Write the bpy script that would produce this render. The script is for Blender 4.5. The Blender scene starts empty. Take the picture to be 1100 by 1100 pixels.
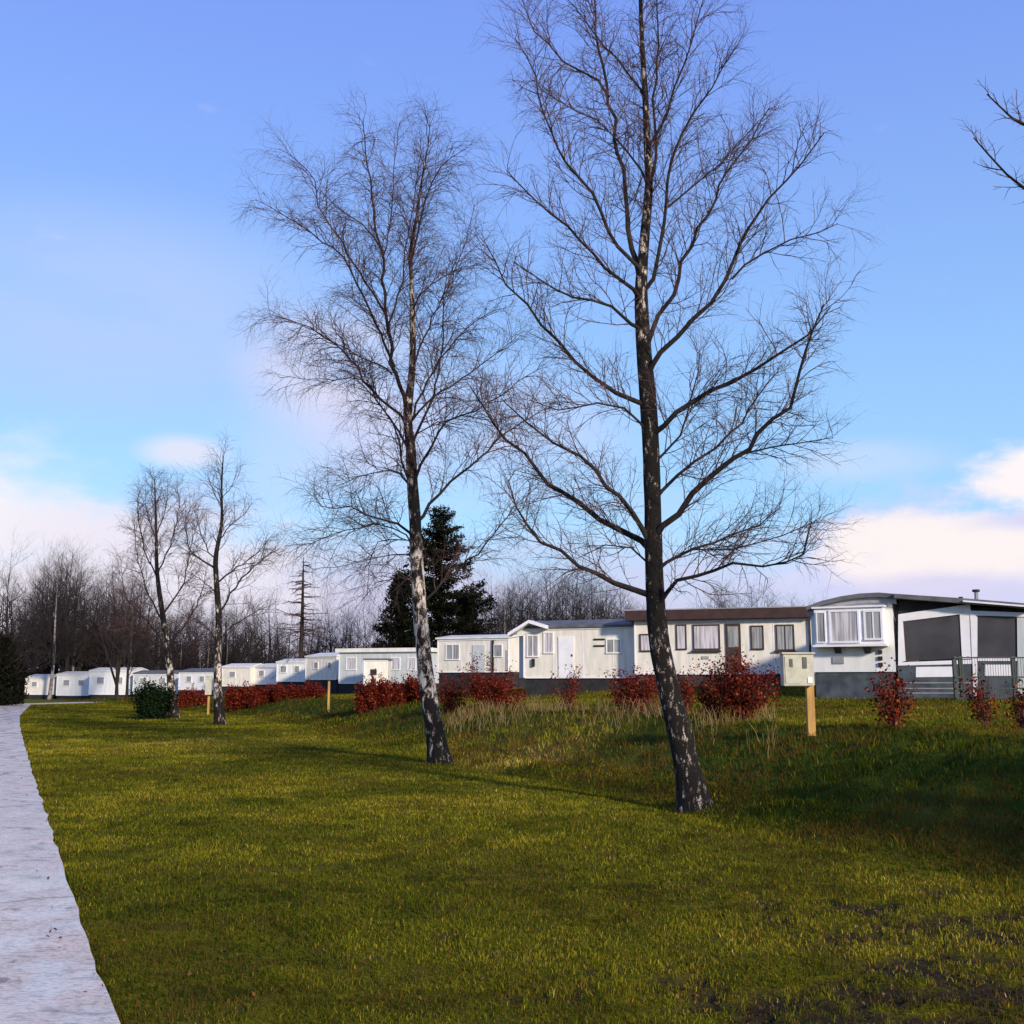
import bpy, math, random
import numpy as np
from mathutils import Vector, Matrix

S = bpy.context.scene
C = S.collection
rad = math.radians

# ------------------------------------------------------------------ camera
CAMZ = 1.6
F = 1180.0                      # focal length in pixels of the 1100 px photograph
PITCH = math.atan(185 / F)
cam = bpy.data.cameras.new('camera'); camo = bpy.data.objects.new('camera', cam); C.objects.link(camo)
camo.location = (0, 0, CAMZ); camo.rotation_euler = (math.pi / 2 + PITCH, 0, 0)
cam.sensor_width = 36; cam.lens = 36 * F / 1100; cam.clip_end = 9000; cam.clip_start = .05
S.camera = camo
# ------------------------------------------------------------------ sun, sky, exposure
SUN_EL, SUN_AZ = rad(18), rad(148)     # azimuth clockwise from +Y: low winter sun, right and behind
sd = Vector((math.sin(SUN_AZ) * math.cos(SUN_EL), math.cos(SUN_AZ) * math.cos(SUN_EL), math.sin(SUN_EL)))
sl = bpy.data.lights.new('sun', 'SUN'); sl.energy = 4.8; sl.angle = rad(4); sl.color = (1.0, .86, .68)
so = bpy.data.objects.new('sun', sl); C.objects.link(so); so.rotation_euler = sd.to_track_quat('Z', 'Y').to_euler()
S.view_settings.view_transform = 'Standard'; S.view_settings.look = 'None'
S.view_settings.exposure = 0.0; S.view_settings.gamma = 1.0

W = bpy.data.worlds.new("World"); S.world = W; W.use_nodes = True
def make_world():
    nt = W.node_tree; nt.nodes.clear(); N = nt.nodes; L = nt.links
    def n(t, **k):
        a = N.new(t)
        for q, v in k.items(): setattr(a, q, v)
        return a
    def m(op, a, b=None, c=None, clamp=False):
        x = n('ShaderNodeMath', operation=op); x.use_clamp = clamp
        for i, v in enumerate((a, b, c)):
            if v is None: continue
            if isinstance(v, (int, float)): x.inputs[i].default_value = v
            else: L.new(v, x.inputs[i])
        return x.outputs[0]
    def mix(f, a, b):
        x = n('ShaderNodeMix', data_type='RGBA')
        for i, v in ((0, f), (6, a), (7, b)):
            if isinstance(v, (int, float)): x.inputs[i].default_value = v
            elif isinstance(v, tuple): x.inputs[i].default_value = (*v, 1)
            else: L.new(v, x.inputs[i])
        return x.outputs[2]
    sky = n('ShaderNodeTexSky', sky_type='NISHITA', sun_disc=False, sun_elevation=SUN_EL, sun_rotation=SUN_AZ,
            air_density=1.0, dust_density=.3, ozone_density=2.0)
    tc = n('ShaderNodeTexCoord'); sep = n('ShaderNodeSeparateXYZ'); L.new(tc.outputs['Generated'], sep.inputs[0])
    X, Y, Z = sep.outputs
    az = m('MULTIPLY', m('ARCTAN2', X, Y), 180 / math.pi)            # degrees, 0 = +Y
    el = m('MULTIPLY', m('ARCSINE', Z), 180 / math.pi)
    def sstep(v, lo, hi):
        r = n('ShaderNodeMapRange', interpolation_type='SMOOTHSTEP'); L.new(v, r.inputs[0])
        r.inputs[1].default_value = lo; r.inputs[2].default_value = hi; return r.outputs[0]
    # grade of the clear sky
    tint = n('ShaderNodeMix', data_type='RGBA', blend_type='MULTIPLY'); tint.inputs[0].default_value = 1
    L.new(sky.outputs[0], tint.inputs[6])
    L.new(mix(m('SMOOTHSTEP', 0, 1, 0) if False else m('DIVIDE', el, 40, clamp=True), SKY_LOW, SKY_HIGH), tint.inputs[7])
    skyc = mix(.72, tint.outputs[2], mix(sstep(el, 36, 62), mix(sstep(el, 2, 38), (3.9, 7.2, 10.3), (2.15, 3.6, 9.6)), (1.0, 1.5, 3.6)))
    # cloud noises in (azimuth, elevation)
    def noise(sx, sy, sc, det=6, rough=.55, off=0, dist=0):
        cv = n('ShaderNodeCombineXYZ'); L.new(m('MULTIPLY', az, sx), cv.inputs[0]); L.new(m('MULTIPLY', el, sy), cv.inputs[1]); cv.inputs[2].default_value = off
        t = n('ShaderNodeTexNoise'); t.inputs['Scale'].default_value = sc; t.inputs['Detail'].default_value = det
        t.inputs['Roughness'].default_value = rough; t.inputs['Distortion'].default_value = dist
        L.new(cv.outputs[0], t.inputs['Vector']); return t.outputs[0]
    n1 = noise(.06, .13, 1.6, 7, .5, 1.3); n2 = noise(.05, .12, 1.1, 5, .5, 7.7); n3 = noise(.1, .2, 2.2, 8, .6, 4.1)
    def blob(a0, e0, wa, we):
        da = m('DIVIDE', m('SUBTRACT', az, a0), wa); de = m('DIVIDE', m('SUBTRACT', el, e0), we)
        r = m('SQRT', m('ADD', m('MULTIPLY', da, da), m('MULTIPLY', de, de)))
        return m('SUBTRACT', 1, r, clamp=True)
    col = skyc
    # soft thin veils
    for (a0, e0, wa, we, k, c) in VEILS:
        f = m('MULTIPLY', m('MULTIPLY', sstep(blob(a0, e0, wa, we), 0, .75), sstep(n2, .3, .62)), k, clamp=True)
        col = mix(f, col, c)
    # horizon bank of cloud all round, pale lilac
    hb = m('MULTIPLY', sstep(m('ADD', m('SUBTRACT', 7.5, el), m('MULTIPLY', m('SUBTRACT', n1, .5), 14)), -2.5, 4.5), .93)
    col = mix(hb, col, C_LILAC)
    # cumulus banks
    for (a0, e0, wa, we, lo, hi, k, c) in CUMULUS:
        d = m('ADD', blob(a0, e0, wa, we), m('MULTIPLY', m('SUBTRACT', n3, .5), .95))
        col = mix(m('MULTIPLY', sstep(d, lo, hi), k), col, c)
    bg = n('ShaderNodeBackground'); L.new(col, bg.inputs[0]); bg.inputs[1].default_value = .1
    out = n('ShaderNodeOutputWorld'); L.new(bg.outputs[0], out.inputs[0])
# colours below are radiances before the 0.1 background strength
SKY_LOW = (1.5, 1.7, 1.9); SKY_HIGH = (2.0, 2.0, 3.0)
C_LILAC = (6.6, 6.3, 8.4)
VEILS = [(-21, 18, 17, 7, .7, (5.0, 6.4, 10)), (-9, 16, 7, 4, .8, (8.4, 7.6, 8.8)), (-4, 12, 13, 6, .8, (7.4, 7.2, 9.4)), (-17, 11.5, 3, 1.2, .7, (9, 8.4, 9)), (18, 11, 6, 1.5, .6, (6.6, 7.6, 9.8))]
CUMULUS = [(-28, 6.5, 12, 8, .12, .85, .97, (9.9, 9.2, 9.4)), (-19, 5, 17, 6.5, .25, .75, .9, (8.9, 8.3, 9.3)),
           (21, 4.5, 13, 7, .2, .55, .9, (6.8, 7.0, 9.6)), (27.5, 9.6, 7.5, 3.4, .25, .6, .95, (10.3, 9.4, 9.4)), (22.5, 6.4, 12, 3.6, .25, .62, .95, (10.1, 9.2, 9.1)),
           (22, 4.4, 9, 1.7, .15, .8, .85, (6.9, 6.7, 9.2)), (26.5, 7.7, 6, 1.0, .1, .8, .9, (6.7, 6.8, 9.4))]
make_world()

# ------------------------------------------------------------------ helpers
cp, sp_ = math.cos(PITCH), math.sin(PITCH)
def ray(px, py):
    a = (px - 550) / F; b = (550 - py) / F
    return Vector((a, cp - b * sp_, sp_ + b * cp))
def at(px, py, d):                     # a point of the place seen at that pixel, d metres ahead
    r = ray(px, py); return Vector((0, 0, CAMZ)) + r * (d / r.y)
def gnd(px, py, z=0.0):
    r = ray(px, py); return Vector((0, 0, CAMZ)) + r * ((z - CAMZ) / r.z)

def tag(o, label=None, cat=None, group=None, kind=None):
    if label: o['label'] = label
    if cat: o['category'] = cat
    if group: o['group'] = group
    if kind: o['kind'] = kind
    return o
def thing(name, label, cat, loc=(0, 0, 0), rz=0, group=None):
    o = bpy.data.objects.new(name, None); C.objects.link(o); o.empty_display_size = .3
    o.location = loc; o.rotation_euler = (0, 0, rz); return tag(o, label, cat, group)
def link_mesh(name, me, mat, parent=None, smooth=False):
    o = bpy.data.objects.new(name, me); C.objects.link(o)
    if mat is not None: me.materials.append(mat)
    if smooth: me.shade_smooth()
    if parent is not None: o.parent = parent
    return o
def np_mesh(name, V, Q):               # vertices (n,3), faces (m,k) with one k
    me = bpy.data.meshes.new(name); V = np.asarray(V, np.float32); Q = np.asarray(Q, np.int32)
    me.vertices.add(len(V)); me.vertices.foreach_set('co', V.ravel())
    k = Q.shape[1]; me.loops.add(Q.size); me.loops.foreach_set('vertex_index', Q.ravel())
    me.polygons.add(len(Q)); me.polygons.foreach_set('loop_start', np.arange(len(Q), dtype=np.int32) * k)
    me.update(calc_edges=True); me.validate(); return me
def py_mesh(name, V, Fc):
    me = bpy.data.meshes.new(name); me.from_pydata([tuple(v) for v in V], [], Fc); me.update(); return me
def vert_attr(me, name, vals):
    a = me.attributes.new(name, 'FLOAT', 'POINT'); a.data.foreach_set('value', np.asarray(vals, np.float32))

class MB:
    def __init__(s): s.V = []; s.Fc = []
    def box(s, x0, x1, y0, y1, z0, z1):
        b = len(s.V); s.V += [(x, y, z) for x in (x0, x1) for y in (y0, y1) for z in (z0, z1)]
        s.Fc += [[b + i for i in f] for f in ((0, 1, 3, 2), (4, 6, 7, 5), (0, 4, 5, 1), (2, 3, 7, 6), (0, 2, 6, 4), (1, 5, 7, 3))]; return s
    def prism(s, poly, y0, y1):        # polygon in x,z counter-clockwise seen from -y, extruded along y
        b = len(s.V); n = len(poly)
        s.V += [(x, y0, z) for x, z in poly] + [(x, y1, z) for x, z in poly]
        s.Fc.append([b + i for i in range(n)]); s.Fc.append([b + n + i for i in reversed(range(n))])
        for i in range(n):
            j = (i + 1) % n; s.Fc.append([b + j, b + i, b + n + i, b + n + j])
        return s
    def cyl(s, c, r, z0, z1, k=12, r2=None):
        b = len(s.V); r2 = r if r2 is None else r2
        for z, rr in ((z0, r), (z1, r2)):
            s.V += [(c[0] + rr * math.cos(2 * math.pi * i / k), c[1] + rr * math.sin(2 * math.pi * i / k), z) for i in range(k)]
        for i in range(k): j = (i + 1) % k; s.Fc.append([b + i, b + j, b + k + j, b + k + i])
        s.Fc.append([b + i for i in reversed(range(k))]); s.Fc.append([b + k + i for i in range(k)]); return s
    def build(s, name, mat, parent=None, bevel=0, smooth=False):
        me = py_mesh(name, s.V, s.Fc)
        import bmesh
        bm = bmesh.new(); bm.from_mesh(me); bmesh.ops.recalc_face_normals(bm, faces=bm.faces)
        if bevel: bmesh.ops.bevel(bm, geom=list(bm.edges), offset=bevel, segments=1, affect='EDGES')
        bm.to_mesh(me); bm.free()
        return link_mesh(name, me, mat, parent, smooth)

# ---- value noise for the lie of the land
def vnoise(x, y, s=0):
    x = np.asarray(x, float); y = np.asarray(y, float)
    xi = np.floor(x).astype(np.int64); yi = np.floor(y).astype(np.int64); fx = x - xi; fy = y - yi
    fx = fx * fx * (3 - 2 * fx); fy = fy * fy * (3 - 2 * fy)
    def h(a, b):
        n = (a * 374761393 + b * 668265263 + s * 1442695041) & 0xffffffff
        n = ((n ^ (n >> 13)) * 1274126177) & 0xffffffff; n = (n ^ (n >> 16)) & 0xffff
        return n / 65535.0
    return (h(xi, yi) * (1 - fx) + h(xi + 1, yi) * fx) * (1 - fy) + (h(xi, yi + 1) * (1 - fx) + h(xi + 1, yi + 1) * fx) * fy
def fbm(x, y, s=0, o=4):
    t = 0; a = .5; tot = 0
    for i in range(o): t = t + a * vnoise(x * 2 ** i, y * 2 ** i, s + i); tot += a; a *= .5
    return t / tot
def sm(t): t = np.clip(t, 0, 1); return t * t * (3 - 2 * t)

# ------------------------------------------------------------------ lie of the land
toe_px = [(1100, 942), (1000, 922), (873, 902), (800, 888), (700, 860), (600, 836), (480, 816), (400, 799), (320, 777), (260, 769)]
toe = [(9.0, -12.0), (7.4, 0.0), (6.0, 5.0)] + [(gnd(a, b).x, gnd(a, b).y) for a, b in toe_px] + [(-22, 72), (-33, 92), (-60, 135), (-120, 220)]
TY = np.array([t[1] for t in toe]); TX = np.array([t[0] for t in toe])
edge_px = [(129, 1098), (105, 1042), (87, 994), (65, 925), (51, 878), (36, 834), (22, 784), (21, 769), (33, 757)]
pe = [(gnd(a, b).x, gnd(a, b).y) for a, b in edge_px]
s0 = (pe[1][0] - pe[0][0]) / (pe[1][1] - pe[0][1])
pe = [(pe[0][0] - s0 * 30, pe[0][1] - 30)] + pe + [(pe[-1][0] + 3, pe[-1][1] + 14), (pe[-1][0] + 22, pe[-1][1] + 34)]
PY = np.array([t[1] for t in pe]); PX = np.array([t[0] for t in pe])
PATH_W = 4.2
def bank_u(x, y):
    xt = np.interp(y, TY, TX); sl_ = (np.interp(y + 2, TY, TX) - np.interp(y - 2, TY, TX)) / 4
    return (x - xt) / np.sqrt(1 + sl_ ** 2)
def path_v(x, y): return x - np.interp(y, PY, PX)      # >0 lawn side
MUD = []
def mudpx(px, py, rx, ry): g = gnd(px, py); MUD.append((g.x, g.y, rx, ry))
for a in [(370, 1041, .22, .1), (585, 1058, .2, .16), (600, 1052, .3, .1), (508, 962, .07, .1), (474, 998, .12, .12), (487, 1012, .1, .08), (645, 917, .16, .2), (830, 978, .3, .3), (818, 965, .2, .3),
          (715, 940, .2, .15), (760, 968, .1, .1), (935, 968, .3, .3), (965, 990, .5, .25), (1000, 985, .3, .4), (890, 960, .15, .2), (870, 1010, .25, .1), (850, 1005, .1, .2), (1060, 1000, .6, .3), (1030, 1025, .5, .2),
          (960, 1035, .35, .3), (980, 1060, .5, .2), (840, 1070, .4, .2), (870, 1085, .5, .15), (750, 1045, .35, .2), (800, 1060, .3, .2), (1085, 1060, .5, .3), (1000, 1090, .6, .15), (1060, 1095, .5, .2),
          (900, 1050, .3, .2), (700, 1030, .2, .15), (640, 1035, .12, .1), (930, 1085, .3, .15), (1010, 955, .2, .3), (1090, 975, .3, .3), (770, 1000, .12, .1), (910, 1000, .15, .15)]: mudpx(*a)
def mud(x, y):
    x = np.asarray(x, float); y = np.asarray(y, float)
    m_ = np.zeros(np.broadcast(x, y).shape)
    for (cx, cy, rx, ry) in MUD:
        m_ = np.maximum(m_, 1 - np.sqrt(((x - cx) / (rx * 1.5)) ** 2 + ((y - cy) / (ry * 1.5)) ** 2))
    m_ = np.clip(m_, 0, 1)
    n_ = fbm(x * 5, y * 5, 11)
    right = sm((x - 0.6) / 2.2) * sm((9.5 - y) / 3)
    n_ = .55 * n_ + .45 * fbm(x * 13, y * 13, 14)
    return sm((m_ * 1.0 + right * .2 + (n_ - .5) * 2.6 - .30) / .55) * (bank_u(x, y) < .2)
def H(x, y, detail=True):
    x = np.asarray(x, float); y = np.asarray(y, float)
    u = bank_u(x, y); w = np.interp(y, [0, 20, 45, 70], [4.6, 5.2, 4.0, 4.0])
    fy = np.interp(y, [-50, 50, 62, 95, 125, 300], [1, .97, .9, .45, .1, 0])
    h = (.86 * sm(u / w) + .34 * sm((u - w) / 14)) * fy
    h = h + .35 * sm((x - 30) / 60)
    h = h + .36 * sm((u - 8) / 8) * sm((y - 33) / 14) * fy
    if detail:
        b_ = np.clip(u / 1.5, 0, 1)
        h = h + (fbm(x * .35, y * .35, 3) - .5) * .10 * (1 - .3 * b_) * sm(path_v(x, y) / 1.5)
        h = h + (fbm(x * 1.8, y * 1.8, 5) - .5) * (.035 + .24 * b_ * (1 - sm((u - w) / 1.5) * .75))
        h = h + (fbm(x * 7, y * 7, 8, 2) - .5) * (.02 + .08 * b_ * (1 - sm((u - w) / 1.5) * .8))
        mm = mud(x, y) if np.size(x) > 1 else 0
        h = h - .09 * np.exp(-((u - .15) / .45) ** 2) * np.clip(1.5 - y / 40, 0, 1)
        h = h - .03 * mm - .03 + (fbm(x * 18, y * 18, 19, 2) - .5) * .07 * mm
        v = path_v(x, y); inp = sm((.05 - v) / .12) * sm((v + PATH_W + .05) / .12)
        h = h * (1 - inp) + (-.07) * inp
    return h
def hz(x, y): return float(H(x, y))

# ------------------------------------------------------------------ materials
def newmat(name):
    m_ = bpy.data.materials.new(name); m_.use_nodes = True; return m_, m_.node_tree.nodes, m_.node_tree.links, m_.node_tree.nodes['Principled BSDF']
def simple(name, col, rough=.7, var=.12, scale=6, bump=0, metal=0, spec=.3, col2=None, sv=(1, 1, 1)):
    m_, N, L, B = newmat(name)
    tc = N.new('ShaderNodeTexCoord'); mp = N.new('ShaderNodeMapping'); mp.inputs['Scale'].default_value = sv
    L.new(tc.outputs['Object'], mp.inputs[0])
    no = N.new('ShaderNodeTexNoise'); no.inputs['Scale'].default_value = scale; no.inputs['Detail'].default_value = 6; L.new(mp.outputs[0], no.inputs['Vector'])
    r = N.new('ShaderNodeValToRGB'); L.new(no.outputs[0], r.inputs[0])
    c2 = col2 or tuple(c * (1 + var) for c in col); c1 = col if col2 else tuple(c * (1 - var) for c in col)
    r.color_ramp.elements[0].position = .35; r.color_ramp.elements[0].color = (*c1, 1)
    r.color_ramp.elements[1].position = .65; r.color_ramp.elements[1].color = (*c2, 1)
    L.new(r.outputs[0], B.inputs['Base Color']); B.inputs['Roughness'].default_value = rough; B.inputs['Metallic'].default_value = metal
    B.inputs['Specular IOR Level'].default_value = spec
    if bump:
        b = N.new('ShaderNodeBump'); b.inputs['Strength'].default_value = bump; b.inputs['Distance'].default_value = .02
        L.new(no.outputs[0], b.inputs['Height']); L.new(b.outputs[0], B.inputs['Normal'])
    return m_

def mat_ground():
    m_, N, L, B = newmat('turf_soil')
    tc = N.new('ShaderNodeTexCoord')
    def noise(sc, det=6, ro=.6):
        t = N.new('ShaderNodeTexNoise'); t.inputs['Scale'].default_value = sc; t.inputs['Detail'].default_value = det; t.inputs['Roughness'].default_value = ro
        L.new(tc.outputs['Object'], t.inputs['Vector']); return t.outputs[0]
    def ramp(v, st):
        r = N.new('ShaderNodeValToRGB'); L.new(v, r.inputs[0]); e = r.color_ramp.elements
        e[0].position = st[0][0]; e[0].color = (*st[0][1], 1); e[1].position = st[-1][0]; e[1].color = (*st[-1][1], 1)
        for p, c in st[1:-1]: q = e.new(p); q.color = (*c, 1)
        return r.outputs[0]
    def mix(f, a, b):
        x = N.new('ShaderNodeMix'); x.data_type = 'RGBA'; L.new(f, x.inputs[0]); L.new(a, x.inputs[6]); L.new(b, x.inputs[7]); return x.outputs[2]
    def attr(nm): a = N.new('ShaderNodeAttribute'); a.attribute_name = nm; return a.outputs['Fac']
    fine = noise(38, 8, .75); mid = noise(2.2, 6)
    lawn = ramp(fine, [(.3, (.018, .020, .003)), (.5, (.14, .13, .005)), (.7, (.31, .26, .015))])
    lawn2 = ramp(fine, [(.3, (.025, .020, .004)), (.5, (.10, .080, .010)), (.7, (.18, .13, .02))])
    bank = ramp(fine, [(.3, (.010, .016, .003)), (.5, (.035, .058, .006)), (.7, (.08, .10, .012))])
    mudc = ramp(fine, [(.3, (.016, .011, .007)), (.6, (.060, .042, .024)), (.75, (.12, .095, .065))])
    dry = ramp(fine, [(.3, (.05, .035, .008)), (.7, (.24, .17, .04))])
    c = mix(ramp(mid, [(.42, (0, 0, 0)), (.62, (1, 1, 1))]), lawn, lawn2)
    c = mix(attr('bank'), c, bank); c = mix(attr('dry'), c, dry); c = mix(attr('mud'), c, mudc)
    L.new(c, B.inputs['Base Color']); B.inputs['Roughness'].default_value = 1; B.inputs['Specular IOR Level'].default_value = .04
    b = N.new('ShaderNodeBump'); b.inputs['Strength'].default_value = .7; b.inputs['Distance'].default_value = .04
    L.new(noise(26, 8, .75), b.inputs['Height']); L.new(b.outputs[0], B.inputs['Normal'])
    return m_
def mat_blade():
    m_, N, L, B = newmat('grass_blade')
    a = N.new('ShaderNodeAttribute'); a.attribute_name = 'tone'; 
    r = N.new('ShaderNodeValToRGB'); L.new(a.outputs['Fac'], r.inputs[0]); e = r.color_ramp.elements
    st = [(0, (.022, .036, .002)), (.3, (.105, .120, .006)), (.55, (.25, .225, .012)), (.8, (.40, .30, .03)), (1, (.62, .48, .14))]
    e[0].position = 0; e[0].color = (*st[0][1], 1); e[1].position = 1; e[1].color = (*st[-1][1], 1)
    for p, c in st[1:-1]: q = e.new(p); q.color = (*c, 1)
    ab = N.new('ShaderNodeAttribute'); ab.attribute_name = 'brown'; bx_ = N.new('ShaderNodeMix'); bx_.data_type = 'RGBA'; L.new(ab.outputs['Fac'], bx_.inputs[0]); L.new(r.outputs[0], bx_.inputs[6]); bx_.inputs[7].default_value = (.13, .062, .014, 1)
    L.new(bx_.outputs[2], B.inputs['Base Color']); B.inputs['Roughness'].default_value = .8; B.inputs['Specular IOR Level'].default_value = .06
    tr = N.new('ShaderNodeBsdfTranslucent'); L.new(bx_.outputs[2], tr.inputs[0]); mx = N.new('ShaderNodeMixShader'); mx.inputs[0].default_value = .3
    L.new(B.outputs[0], mx.inputs[1]); L.new(tr.outputs[0], mx.inputs[2]); L.new(mx.outputs[0], N['Material Output'].inputs[0])
    return m_
def mat_leaf(name, cols):
    m_, N, L, B = newmat(name)
    a = N.new('ShaderNodeAttribute'); a.attribute_name = 'tone'
    r = N.new('ShaderNodeValToRGB'); L.new(a.outputs['Fac'], r.inputs[0]); e = r.color_ramp.elements
    e[0].color = (*cols[0], 1); e[1].color = (*cols[-1], 1)
    for i, c in enumerate(cols[1:-1]): q = e.new((i + 1) / (len(cols) - 1)); q.color = (*c, 1)
    L.new(r.outputs[0], B.inputs['Base Color']); B.inputs['Roughness'].default_value = .8; B.inputs['Specular IOR Level'].default_value = .05
    return m_
def mat_birch(name, white, stops, scale=1.0):
    m_, N, L, B = newmat(name)
    tc = N.new('ShaderNodeTexCoord')
    def noise(sv, sc, det=5, ro=.6, dist=0):
        mp = N.new('ShaderNodeMapping'); mp.inputs['Scale'].default_value = sv; L.new(tc.outputs['Object'], mp.inputs[0])
        t = N.new('ShaderNodeTexNoise'); t.inputs['Scale'].default_value = sc; t.inputs['Detail'].default_value = det; t.inputs['Roughness'].default_value = ro; t.inputs['Distortion'].default_value = dist
        L.new(mp.outputs[0], t.inputs['Vector']); return t.outputs[0]
    blot = noise((1, 1, .45), 5.5 * scale, 4, .6, .6); fine = noise((1, 1, 2.2), 22 * scale, 6, .65); crack = noise((1, 1, .28), 16 * scale, 6, .7, .8)
    sep = N.new('ShaderNodeSeparateXYZ'); L.new(tc.outputs['Object'], sep.inputs[0])
    def m(op, a, b=None, clamp=False):
        x = N.new('ShaderNodeMath'); x.operation = op; x.use_clamp = clamp
        for i, v in enumerate((a, b)):
            if v is None: continue
            if isinstance(v, (int, float)): x.inputs[i].default_value = v
            else: L.new(v, x.inputs[i])
        return x.outputs[0]
    hr = N.new('ShaderNodeValToRGB'); L.new(m('DIVIDE', sep.outputs[2], 16), hr.inputs[0]); he = hr.color_ramp.elements
    he[0].position = stops[0][0] / 16; he[0].color = (*[stops[0][1]] * 3, 1); he[1].position = stops[-1][0] / 16; he[1].color = (*[stops[-1][1]] * 3, 1)
    for p_, v_ in stops[1:-1]: q = he.new(p_ / 16); q.color = (v_, v_, v_, 1)
    hgt = m('MULTIPLY', hr.outputs[0], .2)
    v = m('ADD', m('ADD', m('MULTIPLY', blot, .6), m('MULTIPLY', fine, .28)), m('ADD', hgt, white))
    v = m('ADD', v, m('MULTIPLY', crack, .25))
    r = N.new('ShaderNodeValToRGB'); L.new(v, r.inputs[0]); e = r.color_ramp.elements
    e[0].position = .635; e[0].color = (.010, .008, .007, 1); e[1].position = .715; e[1].color = (.62, .54, .47, 1)
    q = e.new(.67); q.color = (.13, .105, .085, 1)
    L.new(r.outputs[0], B.inputs['Base Color']); B.inputs['Roughness'].default_value = .8; B.inputs['Specular IOR Level'].default_value = .2
    b = N.new('ShaderNodeBump'); b.inputs['Strength'].default_value = .8; b.inputs['Distance'].default_value = .03
    L.new(crack, b.inputs['Height']); L.new(b.outputs[0], B.inputs['Normal'])
    return m_
def mat_clad(name, col, pitch=.14, grime=.25, vertical=False):
    m_, N, L, B = newmat(name)
    tc = N.new('ShaderNodeTexCoord'); w = N.new('ShaderNodeTexWave'); w.wave_type = 'BANDS'; w.bands_direction = 'X' if vertical else 'Z'
    w.wave_profile = 'SAW'; w.inputs['Scale'].default_value = 1 / pitch / 3.18 * 1.0; L.new(tc.outputs['Object'], w.inputs['Vector'])
    no = N.new('ShaderNodeTexNoise'); no.inputs['Scale'].default_value = 1.6; no.inputs['Detail'].default_value = 8; no.inputs['Roughness'].default_value = .65
    mp = N.new('ShaderNodeMapping'); mp.inputs['Scale'].default_value = (2.5, 2.5, .5); L.new(tc.outputs['Object'], mp.inputs[0]); L.new(mp.outputs[0], no.inputs['Vector'])
    r = N.new('ShaderNodeValToRGB'); L.new(no.outputs[0], r.inputs[0]); e = r.color_ramp.elements
    e[0].position = .3; e[0].color = (*[c * (1 - grime) * k for c, k in zip(col, (.95, 1, .93))], 1); e[1].position = .6; e[1].color = (*col, 1)
    L.new(r.outputs[0], B.inputs['Base Color']); B.inputs['Roughness'].default_value = .45
    b = N.new('ShaderNodeBump'); b.inputs['Strength'].default_value = .5; b.inputs['Distance'].default_value = .015
    b.inputs['Strength'].default_value = .0
    return m_
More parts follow.
